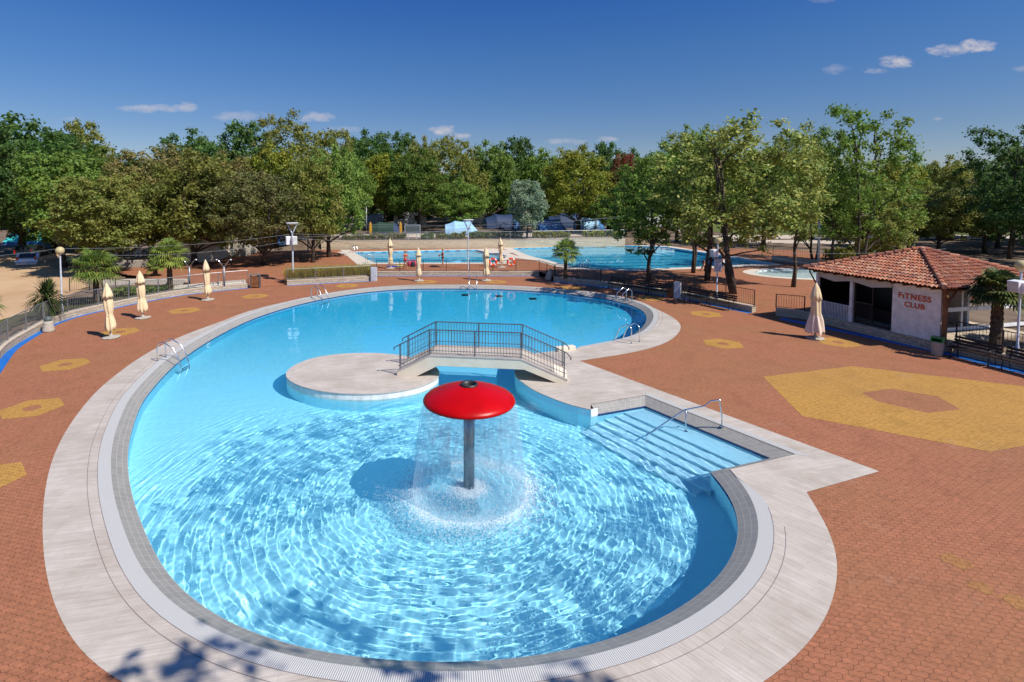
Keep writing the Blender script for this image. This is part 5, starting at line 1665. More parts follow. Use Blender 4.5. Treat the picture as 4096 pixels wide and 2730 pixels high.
# back row, centre
tree(850, 274, 150, 104, 'leaf_dark', 'a', 'dark green tree rising highest behind the bright yellow green one')
tree(915, 296, 120, 108, 'leaf_dark', 'c', 'dark tree in the back row just right of the highest dark one')
tree(882, 349, 120, 88, 'leaf_yellow', 'c', 'bright yellow green tree above the grey street lamp')
tree(960, 336, 150, 84, 'leaf_green', 'b', 'full green tree behind the scoreboard like sign')
tree(965, 291, 110, 98, 'leaf_olive', 'a', 'olive tree top behind the full green tree at centre left')
tree(1045, 306, 150, 90, 'leaf_olive', 'd', 'olive tree behind the pale blue dome tent')
tree(1060, 395, 130, 80, 'leaf_green', 'a', 'lower green tree directly above the pale blue dome tent')
tree(1125, 316, 130, 96, 'leaf_green', 'b', 'soft green tree behind and left of the small grey green one')
tree(1185, 309, 100, 108, 'leaf_dark', 'c', 'dark narrow tree top in the back row at centre')
tree(1212, 408, 95, 69.3, 'leaf_grey', 'c', 'small grey green tree on the edge of the far retaining wall', .36, bark='bark_pale')
tree(1245, 321, 130, 100, 'leaf_green', 'a', 'green tree in the back row right of the small grey green tree')
tree(1330, 326, 170, 80, 'leaf_yellow', 'b', 'yellow olive tree with a forked trunk by the far fence')
tree(1400, 321, 100, 104, 'leaf_dark', 'c', 'dark tree right of the yellow olive one')
tree(1432, 346, 70, 92, 'leaf_red', 'c', 'small russet tree showing between green crowns')
tree(1450, 321, 120, 98, 'leaf_dark', 'a', 'dark green tree behind the russet one')
tree(1425, 430, 150, 76, 'leaf_green', 'b', 'green tree above the dark caravan shadow right of the tents')
# near trees on the right
tree(1497, 305, 165, 41.8, 'leaf_green', 'slim', 'slender leaning tree in front of the lane pool', .35, lean=(0, .03))
tree(1700, 238, 395, 36.5, 'leaf_near', 'near', 'large spreading many stemmed tree behind the lamp with the notice board', .35)
tree(1632, 270, 235, 42, 'leaf_near', 'near2', 'tree with a dark trunk behind the notice board, left of the largest one', .35)
tree(1835, 262, 150, 39, 'leaf_near', 'airy', 'tree with a forked trunk between the largest tree and the hut', .3)
tree(1925, 275, 130, 50, 'leaf_green', 'airy', 'thinner green tree left of the tallest one on the right')
tree(1990, 212, 240, 47, 'leaf_green', 'near2', 'tallest tree on the right, rising behind the tiled roof')
tree(2000, 410, 190, 51, 'leaf_olive', 'd', 'low olive tree just behind the tiled roof')
tree(1600, 262, 190, 46, 'leaf_green', 'near', 'green tree filling in behind, left of the largest tree', .35)
tree(1880, 330, 170, 54, 'leaf_near', 'near2', 'olive speckled tree behind the forked trunk left of the hut')
tree(1560, 300, 140, 75, 'leaf_green', 'a', 'green tree behind the slender leaning one')
tree(1760, 330, 180, 70, 'leaf_green', 'b', 'green tree behind the largest tree on the right')
tree(2075, 350, 130, 76, 'leaf_yellow', 'b', 'bright green tree right of the tallest one')
tree(2130, 375, 110, 84, 'leaf_green', 'c', 'mid green tree with a dark leaning trunk above the lawn path')
tree(2195, 335, 120, 78, 'leaf_olive', 'a', 'olive tree with a curved trunk beside the green dumpster')
tree(2255, 360, 120, 84, 'leaf_dark', 'b', 'dark tree left of the big one at the right edge')
tree(2335, 262, 200, 56, 'leaf_dark', 'near2', 'big dark tree at the right edge of the view')
tree(2420, 290, 240, 60, 'leaf_dark', 'a', 'dark tree cut off by the right edge')
tree(2270, 440, 150, 62, 'leaf_olive', 'airy', 'low thin tree with a slanting trunk before the clipped hedges')
for x_, y_, w_, Y_, lf2, pr_, lab in ((2095, 410, 150, 66, 'leaf_green', 'b', 'low green tree with dark trunk just right of the tallest tree'), (2165, 400, 150, 62, 'leaf_olive', 'a', 'shading olive tree behind the roof ridge'),
        (2300, 395, 170, 68, 'leaf_dull', 'd', 'dull olive tree in front of the sunny lawn'), (2440, 345, 240, 50, 'leaf_dark', 'd', 'tree just outside the right edge shading the hedges'),
        (2530, 300, 280, 66, 'leaf_dark', 'a', 'second tree outside the right edge shading the path'), (2400, 300, 210, 76, 'leaf_green', 'b', 'green tree behind the big dark one at the right edge')):
    tree(x_, y_, w_, Y_, lf2, pr_, lab)
# far background belt
k = 0
for x in range(-160, 2560, 92):
    k += 1
    lf_ = ('leaf_dark', 'leaf_green', 'leaf_dark', 'leaf_olive')[k % 4]
    tree(x + (k * 37) % 40, 345 + (k * 53) % 30 + (12 if x > 1900 else 0), 170, 118 + (k * 31) % 18, lf_, 'abcd'[k % 4], 'tree in the far back row closing the view behind the campsite', group='trees of the far back row', zb=.3)
k = 0
for x in range(-60, 1500, 112):
    k += 1
    tree(x + (k * 29) % 40, 420 + (k * 41) % 36, 170, 98 + (k * 13) % 9, ('leaf_dark', 'leaf_dark', 'leaf_green')[k % 3], 'bdac'[k % 4], 'shaded lower tree standing among the tents of the campsite', group='shaded trees among the tents', zb=.6)
# the tree behind the viewpoint whose twigs shade the pool edge
PR['tall'] = tree_proto(31, H=16, Rc=3.9, trunk_h=10.2, clumps=62, per=150, size=.17, crad=(.4, .8), tr=.28, sparse=.45)
tb = tree(1000, 300, 100, 50, 'leaf_green', 'tall', 'tree beside the viewpoint that throws dappled shade on the near pool edge', .0)
tb.location = (8.6, -.75, -.05); tb.scale = (1.15, .95, 1.0)

# ================================================================ PALMS AND SHRUBS
def palm(label, b, Ht, Rr, fronds=26, leaf='palm_leaf', trunk_r=.16, seed=1, skirt=False, name='palm_tree'):
    rd = random.Random(seed)
    root = thing(name, label, 'palm', b, rd.uniform(0, 6), 'fan palms around the pool')
    mb = MB()
    n = max(4, int(Ht / .12))
    mb.lathe([(trunk_r * (1.15 - .25 * k / n) * (1 + .12 * (k % 2)), Ht * k / n) for k in range(n + 1)], 12)
    mb.build('trunk', M['palm_bark'], root)
    V = []
    pet = MB()
    for f in range(fronds):
        az = f * 2.399 + rd.uniform(-.2, .2)
        el = math.radians(78 - 112 * (f / fronds) ** .85 + rd.uniform(-8, 8))
        if skirt: el = math.radians(85 - 150 * (f / fronds))
        L = Rr * rd.uniform(.42, .55)
        o = Vector((0, 0, Ht - .05))
        d = Vector((math.cos(az) * math.cos(el), math.sin(az) * math.cos(el), math.sin(el)))
        hub = o + d * L + Vector((0, 0, -.06 * L))
        pet.tube([o, hub], [.018, .012], 4, caps=False)
        side = d.cross(Vector((0, 0, 1)))
        side = side.normalized() if side.length > .05 else Vector((1, 0, 0))
        nb = 17
        upv = side.cross(d).normalized()
        for q in range(nb):
            a = (q / (nb - 1) - .5) * math.radians(225)
            bl_ = Rr * rd.uniform(.46, .58) * (1 - .25 * abs(q / (nb - 1) - .5))
            bd = (d * math.cos(a) + side * math.sin(a)).normalized()
            m1 = hub + bd * bl_ * .6 + upv * .03
            tip = hub + bd * bl_ + Vector((0, 0, -bl_ * rd.uniform(.18, .42)))
            wv = bd.cross(upv).normalized() * .042
            V += [hub, m1 - wv, tip, m1 + wv]
    me = quads_mesh('fronds', [tuple(v) for v in V], M[leaf])
    o = bpy.data.objects.new('fronds', me); COL.objects.link(o); o.parent = root
    pet.build('leaf_stalks', M[leaf], root)
    return root
palm('fan palm on the left behind the curved fence and first umbrella', at(*c5(886, 705), .25), 2.2, 1.65, 30, seed=1)
palm('fan palm with a taller trunk between the second and third umbrellas', at(*c5(1560, 605), .25), 2.55, 1.5, 30, seed=2)
palm('short palm with a pale stump trunk behind the taller fan palm', at(*c5(1425, 480), .25), 1.0, .9, 18, seed=3)
palm('palm at the left edge with yellowing fronds over the fence', Vector((-24.9, 27.6, .2)), 1.1, 1.6, 24, seed=5)
palm('small fan palm at the fence corner in front of the lane pool', at(*c7(490, 492), .35), 2.2, 1.35, 30, seed=6, trunk_r=.13)
palm('dark fan palm beside the hut in front of the white rails', at(*c8(2085, 1145), .4), 2.55, 1.22, 52, 'palm_leaf2', seed=7, trunk_r=.19)
palm('small bright palm at the right edge behind the lamp', Vector((25.6, 23.6, .3)), 2.1, 1.2, 20, seed=9)

def spiky(label, b, Rr, n, leaf, seed, h0=.25, name='yucca_plant', cat='plant', w=.035, low=-40):
    rs = np.random.default_rng(seed)
    root = thing(name, label, cat, b)
    mb = MB(); mb.lathe([(.16, 0), (.13, h0)], 8); mb.build('stem', M['palm_bark'], root)
    V = []
    for i in range(n):
        az = rs.uniform(0, 6.28); el = math.radians(rs.uniform(low, 88)); L = Rr * rs.uniform(.75, 1.1)
        o = Vector((0, 0, h0 + rs.uniform(0, .3)))
        d = Vector((math.cos(az) * math.cos(el), math.sin(az) * math.cos(el), math.sin(el)))
        s = d.cross(Vector((.1, .2, 1))).normalized() * w
        m = o + d * L * .6; tip = o + d * L + Vector((0, 0, -L * .28 * math.cos(el)))
        V += [o, m - s, tip, m + s]
    me = quads_mesh('leaves', [tuple(v) for v in V], M[leaf]); o = bpy.data.objects.new('leaves', me); COL.objects.link(o); o.parent = root
spiky('dark spiky yucca bush at the foot of the globe lamp', at(*c5(430, 850), .28), 1.25, 420, 'palm_leaf2', 3, .95, low=-75)
# grass clumps in the planter
rs = np.random.default_rng(8); V = []
a, b = PLW[0] + Vector((.1, .45)), PLW[1] + Vector((-.2, .45))
for i in range(4200):
    p = a.lerp(b, rs.uniform(-.07, 1)) + Vector((rs.normal() * .05, rs.uniform(0, .9)))
    az = rs.uniform(0, 6.28); L = rs.uniform(.8, 1.3); el = math.radians(rs.uniform(62, 88))
    o = Vector((p.x, p.y, .2)); d = Vector((math.cos(az) * math.cos(el), math.sin(az) * math.cos(el), math.sin(el)))
    s = Vector((-math.sin(az), math.cos(az), 0)) * .018
    V += [o, o + d * L * .55 - s, o + d * L + Vector((math.cos(az), math.sin(az), -.35)) * L * .14, o + d * L * .55 + s]
me = quads_mesh('grass', [tuple(v) for v in V], M['grassy']); o = bpy.data.objects.new('grass', me); COL.objects.link(o)
tag(o, 'yellowish strap leaved grass filling the planter behind its low wall', kind='stuff')

def hedge(label, a, b, depth, z0, h, leaf, seed, per=520, name='hedge', size=.12, group=None):
    rs = np.random.default_rng(seed)
    a, b = Vector(a), Vector(b)
    root = thing(name, label, 'hedge', (a.x, a.y, z0), group=group)
    n = int((b - a).length * per * h)
    t = rs.uniform(0, 1, n)
    base = np.outer(1 - t, [0, 0, 0]) + np.outer(t, [b.x - a.x, b.y - a.y, 0])
    nx = np.array([-(b - a).y, (b - a).x, 0]) / (b - a).length
    hh = h * (.75 + .25 * np.sin(t * (b - a).length * 1.7 + seed) * np.sin(t * 11))
    P = base + np.outer(rs.uniform(0, depth, n), nx) + np.outer(hh * rs.uniform(0, 1, n) ** .6, [0, 0, 1])
    nrm = rs.normal(size=(n, 3)) + [0, 0, .6]; nrm /= np.linalg.norm(nrm, axis=1, keepdims=True)
    tt = rs.normal(size=(n, 3)); tt -= nrm * (tt * nrm).sum(1, keepdims=True); tt /= np.linalg.norm(tt, axis=1, keepdims=True)
    bb = np.cross(nrm, tt); s = size * rs.uniform(.6, 1.3, n)[:, None]
    V = np.stack([P - tt * s, P + bb * s * .5, P + tt * s, P - bb * s * .5], 1)
    me = quads_mesh('foliage', V, M[leaf]); o = bpy.data.objects.new('foliage', me); COL.objects.link(o); o.parent = root
    mb = MB()
    for k in range(max(2, int((b - a).length / .8))):
        q = (b - a) * ((k + .5) / max(2, int((b - a).length / .8)))
        mb.tube([(q.x + nx[0] * depth / 2, q.y + nx[1] * depth / 2, 0), (q.x + nx[0] * depth / 2 + .1, q.y + nx[1] * depth / 2, h * .7)], .03, 5)
    mb.build('stems', M['bark'], root)
def c4(x, y): return (1400 + x / 2.614, 900 + y / 2.614)
for i, (x0, x1, lab, lf_) in enumerate(((-60, 600, 'long olive hedge behind the far fence left of the sign', 'leaf_olive'), (745, 880, 'short dark hedge piece just right of the sign behind the fence', 'leaf_green'),
                                   (900, 1215, 'hedge piece below the pale blue dome tent behind the fence', 'leaf_olive'), (1245, 1830, 'long hedge between the slim forked lamp and the small grey green tree', 'leaf_green'),
                                   (1930, 2340, 'yellowish hedge right of the small grey green tree', 'leaf_yellow'), (2480, 2900, 'hedge at the right end of the far fence under the yellow olive tree', 'leaf_yellow'))):
    pa, pb2 = at_depth(*c4(x0, 170), 69.0), at_depth(*c4(x1, 170), 69.0)
    f_ = (x0 + 1400 * 0) / 2400
    ya, yb = 67.2 + (pa.x + 17) * .115, 67.2 + (pb2.x + 17) * .115
    hedge(lab, (pa.x, ya), (pb2.x, yb), .8, 1.3, 1.0, lf_, i + 3, 380, group='hedges behind the far fence')
pa, pb2 = at(*c5(1040, 640), .3), at(*c5(1580, 600), .3)
hedge('low green shrub row behind the left fence between two palms', (pa.x, pa.y), (pb2.x, pb2.y), 1.0, .2, .55, 'leaf_green', 31, 900)
def c10(x, y): return (3400 + x / 3.38, 850 + y / 3.38)
boxh = [(1050, 1140, 345, 'clipped box hedge left of the curved trunk by the dumpster'), (1310, 1420, 372, 'small clipped box hedge alone on the shaded grass'), (1700, 1840, 352, 'clipped box hedge beside the slanting trunk'),
        (1920, 2060, 318, 'clipped box hedge standing highest beside the gravel path'), (1890, 2110, 392, 'widest clipped box hedge in the front row at the right')]
for i, (x0, x1, y, lab) in enumerate(boxh):
    pa, pb2 = at(*c10(x0, y), .3), at(*c10(x1, y), .3)
    hedge(lab, (pa.x, pa.y), (pb2.x, pb2.y), 1.2, .3, 1.1, 'leaf_dark', 50 + i, 700, 'box_hedge', .11, group='clipped box hedges')
pa, pb2 = at(*c10(1640, 240), .3), at(*c10(2400, 250), .3)
hedge('long grey green hedge at the back of the sunny lawn', (pa.x, pa.y), (pb2.x, pb2.y), 2.0, .3, 2.0, 'leaf_grey', 60, 160, size=.25)
# shrubs behind the hut
pa, pb2 = at(*c8(600, 330), .3), at(*c8(1000, 320), .3)
hedge('olive shrubs right behind the tiled roof of the hut', (pa.x, pa.y), (pb2.x, pb2.y), 1.5, .3, 1.6, 'leaf_olive', 66, 300, 'shrub_row', .13)

# ================================================================ CAMPSITE: TENTS, CARS, CARAVANS, SIGN
def tunnel_tent(label, c, L, W, Hh, rz, mats, group='tents in the campsite'):
    root = thing('tent', label, 'tent', c, rz, group)
    n, m_ = 12, 5
    def shell(x0, x1, f0, f1, z0=0.0, zt=1.0):
        mb = MB(); V = []
        for j in range(m_ + 1):
            t = j / m_; x = x0 + (x1 - x0) * t; s = f0 + (f1 - f0) * t; sag = 1 - .05 * math.sin(PI * t)
            for k in range(n + 1):
                a = PI * k / n
                V.append((x, -math.cos(a) * W / 2 * (s ** .5), Hh * s * sag * math.sin(a) ** .75))
        mb.add(V, [(j * (n + 1) + k, (j + 1) * (n + 1) + k, (j + 1) * (n + 1) + k + 1, j * (n + 1) + k + 1) for j in range(m_) for k in range(n)])
        return mb
    shell(-L * .22, L * .25, 1, .98).build('body', mats[0], root, smooth=True)
    shell(L * .25, L * .5, .98, .25).build('sleeping_end', mats[1], root, smooth=True)
    shell(-L * .5, -L * .22, .75, 1).build('porch', mats[0], root, smooth=True)
    mb = MB()
    for k in range(n):
        a0, a1 = PI * k / n, PI * (k + 1) / n
        mb.add([(-L * .5, -math.cos(a0) * W / 2 * .866, Hh * .75 * math.sin(a0) ** .75), (-L * .5, -math.cos(a1) * W / 2 * .866, Hh * .75 * math.sin(a1) ** .75), (-L * .5, 0, 0)], [(0, 1, 2)])
    mb.build('front_panel', mats[1], root)
    mb = MB()
    for s in (-1, 1): mb.box((0, s * (W / 2 - .02), .14), (L * .75, .06, .26))
    mb.build('ground_skirt', mats[2], root)
def px_w(px, Y): return (px - CX) / F * Y
tunnel_tent('pale blue dome tent behind the far fence', Vector((px_w(1847, 76), 76, 1.3)), 4.6, 3.2, 1.95, .05, (M['tent_pale'], M['tent_pale'], M['tent_blue']))
tunnel_tent('blue tent beside the small grey green tree', Vector((px_w(2208, 81), 81, 1.3)), 4.2, 3.2, 2.0, .1, (M['tent_blue'], M['tent_blue'], M['tent_navy']))
tunnel_tent('light and dark blue tent next to the street lamp', Vector((px_w(2360, 83), 83, 1.3)), 4.6, 3.4, 2.1, -.1, (M['tent_pale'], M['tent_blue'], M['tent_blue']))
tunnel_tent('large navy tent in the shade behind the small tree', Vector((px_w(2010, 90), 90, 1.2)), 6.0, 4, 2.5, .2, (M['tent_navy'], M['tent_blue'], M['tent_navy']))
tunnel_tent('big dark navy tent between the two blue ones', Vector((px_w(2270, 92), 92, 1.2)), 6.5, 4, 2.6, 0, (M['tent_navy'], M['tent_navy'], M['tent_navy']))
tunnel_tent('grey white tent under the bright yellow green tree', Vector((px_w(1506, 92), 92, 1.2)), 3.6, 3, 2.6, 0, (M['tent_grey'], M['tent_grey'], M['tent_navy']))
tunnel_tent('dark green tent in the shade left of the sign', Vector((px_w(1545, 80), 80, 1.2)), 4.8, 3, 1.7, 0, (M['tent_green'], M['tent_navy'], M['tent_navy']))
def ridge_tent(label, c, L, W, Hh, rz, m1, m2):
    root = thing('tent', label, 'tent', c, rz, 'turquoise tents on the left')
    mb = MB(); mb.add([(-L / 2, -W / 2, .45), (L / 2, -W / 2, .45), (L / 2 - .5, 0, Hh), (-L / 2 + .5, 0, Hh), (-L / 2, W / 2, .45), (L / 2, W / 2, .45)], [(0, 1, 2, 3), (5, 4, 3, 2), (4, 0, 3), (1, 5, 2)]); mb.build('fly_sheet', m1, root)
    mb = MB(); mb.box((0, 0, .23), (L - .02, W - .02, .44)); mb.build('wall_band', m2, root)
ridge_tent('turquoise ridge tent with purple blue base under the left trees', Vector((px_w(125, 74), 74, .2)), 5.4, 3.2, 2.1, .05, M['tent_teal'], M['tent_blue'])
ridge_tent('darker turquoise tent half hidden behind leaves on the left', Vector((px_w(330, 76), 76, .2)), 3.4, 3.0, 2.2, .3, M['tent_teal'], M['tent_navy'])
ridge_tent('bright blue awning glimpsed through the trees behind the forked lamp', Vector((px_w(1130, 70), 70, .6)), 3.0, 2.6, 2.4, .2, M['tent_blue'], M['tent_blue'])

def car(label, c, rz, paint):
    root = thing('parked_car', label, 'car', c, rz, 'cars parked under the left trees')
    L, W = 4.1, 1.75
    side = [(-2.0, .32), (-2.05, .62), (-2.0, .9), (-1.82, .98), (-1.62, 1.38), (-1.3, 1.48), (.1, 1.48), (.75, 1.02), (1.75, .86), (2.0, .68), (2.05, .35)]
    mb = MB(); side_prism(mb, side, -W / 2, W / 2)
    body = mb.build('body', paint, root, bevel=.09, smooth=False)
    mb = MB(); y = W * .40
    mb.add([(-1.85, -y, 1.0), (-1.85, y, 1.0), (-1.655, y * .93, 1.36), (-1.655, -y * .93, 1.36)], [(3, 2, 1, 0)])
    for v in range(4): x, yy, z = mb.v[v]; mb.v[v] = (x - .03, yy, z + .01)
    mb.build('rear_window', M['glass_dark'], root)
    for s in (-1, 1):
        mb = MB(); yy = s * (W / 2 + .004)
        q = [(-1.5, yy, 1.02), (.55, yy, 1.02), (.08, yy, 1.40), (-1.3, yy, 1.40)]
        mb.add(q, [(0, 1, 2, 3) if s < 0 else (3, 2, 1, 0)]); mb.build('side_window', M['glass_dark'], root)
        mb = MB(); mb.box((-1.99, s * .74, .93), (.1, .16, .34)); mb.build('tail_light', M['taillight'], root, bevel=.02)
        for x in (-1.28, 1.28):
            mb = MB(); mb.lathe([(.31, -.1), (.32, -.06), (.32, .06), (.31, .1)], 20)
            Rm = Matrix.Rotation(PI / 2, 3, 'X')
            mb.v = [tuple(Rm @ Vector(p) + Vector((x, s * (W / 2 - .12), .32))) for p in mb.v]
            wh = mb.build('wheel', M['tyre'], root)
            m2 = MB(); m2.lathe([(.2, -.012), (.2, .012)], 16); m2.v = [tuple(Rm @ Vector(p) + Vector((x, s * (W / 2 - .012), .32))) for p in m2.v]; m2.build('rim', M['car_silver'], wh)
    mb = MB(); mb.box((-2.06, 0, .72), (.02, .5, .12)); mb.build('number_plate', M['white'], root)
    mb = MB(); mb.box((-2.02, 0, .42), (.12, W - .1, .16)); mb.build('bumper', paint, root, bevel=.03)
    return root
p = at(48 * 1.741, 618 * 1.741)
car('silver hatchback seen from behind under the left trees', Vector((p.x, p.y + 2.0, .02)), PI / 2 + .25, M['car_silver'])
car('dark hatchback parked behind the silver car', Vector((px_w(105, 58), 58.5, .1)), PI / 2 + .3, M['car_dark'])
def caravan(label, c, rz, L=5.5):
    root = thing('caravan', label, 'caravan', c, rz, 'white caravans among the trees')
    side = [(-L / 2, .5), (-L / 2 - .1, 1.2), (-L / 2 + .05, 2.2), (-L / 2 + .5, 2.6), (L / 2 - .6, 2.6), (L / 2 - .1, 2.2), (L / 2 + .15, 1.2), (L / 2, .5)]
    mb = MB(); side_prism(mb, side, -1.1, 1.1); mb.build('shell', M['caravan'], root, bevel=.1)
    for x in (-L * .28, L * .22):
        mb = MB(); mb.box((x, -1.105, 1.65), (1.1, .03, .6)); mb.build('window', M['glass_dark'], root, bevel=.01)
    mb = MB(); mb.box((0, -1.105, 1.35), (.65, .03, 1.65)); mb.build('door', M['white'], root)
    mb = MB(); mb.lathe([(.33, -.1), (.33, .1)], 16); Rm = Matrix.Rotation(PI / 2, 3, 'X'); mb.v = [tuple(Rm @ Vector(q) + Vector((-.2, -.95, .33))) for q in mb.v]; mb.build('wheel', M['tyre'], root)
caravan('white caravan glimpsed between trunks left of centre', Vector((px_w(1640, 97), 97, 1.2)), .1)
caravan('cream caravan in the shade above the pale blue tent', Vector((px_w(1925, 100), 100, 1.2)), -.1)
caravan('white caravan behind the slender leaning tree', Vector((px_w(2640, 92), 92, .9)), .1)
caravan('white caravan left of the green dumpster beyond the lawn', Vector((px_w(3620, 116), 116, .3)), 0)
caravan('white caravan beyond the lawn right of the dumpster', Vector((px_w(3830, 118), 118, .3)), 0)
caravan('white caravan above the back hedge at the right edge', Vector((px_w(3990, 124), 124, .3)), 0)

# sign board above the far wall
p = at_depth(1650, 920, 68.8)
root = thing('sign_board', 'grey rectangular board on two legs above the far retaining wall', 'sign', Vector((p.x, 68.8, 1.3)))
mb = MB(); mb.box((0, 0, 1.25), (1.85, .06, 1.05)); mb.build('panel', M['board'], root)
mb = MB()
for (x, z, sx, sz) in ((0, 1.79, 1.95, .06), (0, .71, 1.95, .06), (-.95, 1.25, .06, 1.02), (.95, 1.25, .06, 1.02)): mb.box((x, 0, z), (sx, .09, sz))
mb.build('frame', M['lamp_grey'], root)
for x in (-.5, .5):
    mb = MB(); mb.box((x, .02, .34), (.08, .08, .68)); mb.build('leg', M['lamp_grey'], root)
# house and low building on the left
p = at_depth(c9(1020, 0)[0], 1030, 53)
root = thing('gable_house', 'cream gabled house with red roof behind the second palm', 'house', Vector((p.x, 53.2, .2)))
mb = MB(); side = [(-2.3, 0), (2.3, 0), (2.3, 2.3), (0.3, 3.5), (-2.3, 2.3)]
side_prism(mb, [(-2.1, 0), (2.1, 0), (2.1, 2.2), (0, 3.3), (-2.1, 2.2)], 0, 6); mb.build('wall', M['cream'], root)
mb = MB()
for s in (-1, 1): side_prism(mb, [(0, 3.33), (s * 2.5, 2.02), (s * 2.5, 2.17), (0, 3.48)][::s], -.3, 6.3)
mb.build('roof', M['terracotta'], root)
p = at_depth(c9(1450, 0)[0], 1010, 58)
root = thing('service_building', 'low grey service building beside the cream gabled house', 'building', Vector((p.x, 58, .2)))
mb = MB(); mb.box((0, 2, 1.3), (4.4, 4, 2.6)); mb.build('wall', M['conc'], root)
mb = MB(); mb.box((0, 2, 2.68), (4.8, 4.4, .14)); mb.build('roof', M['board'], root)
mb = MB(); mb.box((.6, -.02, 1.05), (.95, .05, 2.0)); mb.build('door', M['board'], root)
# white chairs left
def chair(label, loc, rz):
    root = thing('plastic_chair', label, 'chair', loc, rz, 'white plastic chairs on the left terrace')
    mb = MB(); mb.box((0, 0, .43), (.48, .46, .04)); mb.build('seat', M['white'], root, bevel=.015)
    mb = MB(); mb.box((0, .23, .68), (.48, .04, .46), M=Matrix.Rotation(-.15, 3, 'X')); mb.build('backrest', M['white'], root, bevel=.015)
    for x in (-.2, .2):
        for y in (-.2, .2):
            mb = MB(); mb.box((x, y, .21), (.05, .05, .41)); mb.build('leg', M['white'], root)
    return root
ch = chair('white plastic chair on the left terrace above the grey wall', (px_w(560, 53), 52.5, .95), .3)
for i, (px_, y_) in enumerate(((470, 53), (490, 55), (515, 53.5), (540, 54.5), (585, 54))):
    dup(ch, (px_w(px_, y_), y_, .95), i * 1.3)
drape('chair_terrace', [Vector(p) for p in ((-38, 51.2), (-29.5, 50.4), (-29.5, 56.5), (-38, 57))], M['conc'], 'grey paved terrace holding the white chairs', .68, .6)
# dumpsters and posts at right
def dumpster(label, c):
    root = thing('dumpster', label, 'dumpster', c, 0, 'green dumpsters by the lawn')
    mb = MB(); side_prism(mb, [(-.5, .2), (.5, .2), (.65, 1.15), (-.65, 1.15)], -.6, .6); mb.build('bin_body', M['green_dumpster'], root, bevel=.03)
    mb = MB(); mb.lathe([(.66, -.65), (.66, .65)], 20); Rm = Matrix.Rotation(PI / 2, 3, 'X')
    mb.v = [tuple((q[0], q[2], 1.15 + max(0, q[1]) * .4)) for q in mb.v]; mb.build('lid', M['green_dumpster'], root)
    for x in (-.4, .4):
        for y in (-.4, .4):
            mb = MB(); mb.sphere((x, y, .1), .1, 8, 6); mb.build('wheel', M['tyre'], root)
dumpster('green dumpster, left of the pair between white posts', at(*c10(985, 272), .3)); dumpster('green dumpster, right of the pair between white posts', at(*c10(1075, 272), .3))
for i, (x, y, lab) in enumerate(((925, 285, 'white bollard left of the green dumpsters'), (1145, 285, 'white bollard right of the green dumpsters'), (655, 310, 'white bollard between the dark trunks'))):
    mb = MB(); mb.lathe([(.22, 0), (.22, 1.25), (.16, 1.32), (.02, 1.36)], 12); o = mb.build('bollard', M['white_wall'], smooth=False); o.location = at(*c10(x, y), .3); tag(o, lab, 'bollard', 'white bollards by the lawn')
b = at(2468, 935, 1.3); b = Vector((px_w(2468, 80), 80, 1.28))
root = thing('wheelie_bin', 'small bright green bin at the end of the far hedge', 'bin', b)
mb = MB(); side_prism(mb, [(-.3, 0), (.3, 0), (.38, 1.0), (-.38, 1.0)], -.3, .3); mb.build('bin_body', M['green_bin'], root, bevel=.02)
mb = MB(); mb.box((0, 0, 1.03), (.8, .68, .06)); mb.build('lid', M['green_bin'], root, bevel=.02)
b = Vector((px_w(3600, 60), 60, .28))
root = thing('park_bin', 'dark bin on a post left of the roof ridge', 'bin', b)
mb = MB(); mb.lathe([(.2, .35), (.24, .4), (.24, 1.0), (.2, 1.1), (.05, 1.16)], 14); mb.build('bin_body', M['fence_dark'], root, smooth=True)
mb = MB(); mb.box((0, 0, .19), (.08, .08, .38)); mb.build('post', M['fence_dark'], root)
# two upright yellow boards in the campsite
for x, lab in ((1481, 'yellow upright board left of the dark green tent'), (1602, 'yellow upright board left of the grey sign')):
    root = thing('yellow_board', lab, 'board', Vector((px_w(x, 76.5), 76.5, 1.3)), 0, 'yellow boards in the campsite')
    mb = MB(); mb.lathe([(.02, 0), (.16, .2), (.2, .9), (.16, 1.5), (.02, 1.8)], 16); mb.v = [(q[0], q[1] * .2, q[2]) for q in mb.v]; mb.build('board', M['yellow_paint'], root, smooth=True)

# ================================================================ PEOPLE
def skin_body(name, joints, edges, mat, root_i, parent):
    bm = bmesh.new()
    lay = bm.verts.layers.skin.verify()
    vs = []
    for i, (p, r) in enumerate(joints):
        v = bm.verts.new(p); v[lay].radius = (r, r) if not isinstance(r, tuple) else r
        v[lay].use_root = (i == root_i); vs.append(v)
    for a, b in edges: bm.edges.new((vs[a], vs[b]))
    me = bpy.data.meshes.new(name); bm.to_mesh(me); bm.free()
    o = bpy.data.objects.new(name, me); COL.objects.link(o)
    s = o.modifiers.new('skin', 'SKIN'); s.use_smooth_shade = True
    u = o.modifiers.new('sub', 'SUBSURF'); u.levels = 1; u.render_levels = 1
    bpy.context.view_layer.update()
    dg = bpy.context.evaluated_depsgraph_get()
    m2 = bpy.data.meshes.new_from_object(o.evaluated_get(dg))
    bpy.data.objects.remove(o)
    m2.materials.clear(); m2.materials.append(mat); m2.shade_smooth()
    o = bpy.data.objects.new(name, m2); COL.objects.link(o); o.parent = parent
    return o
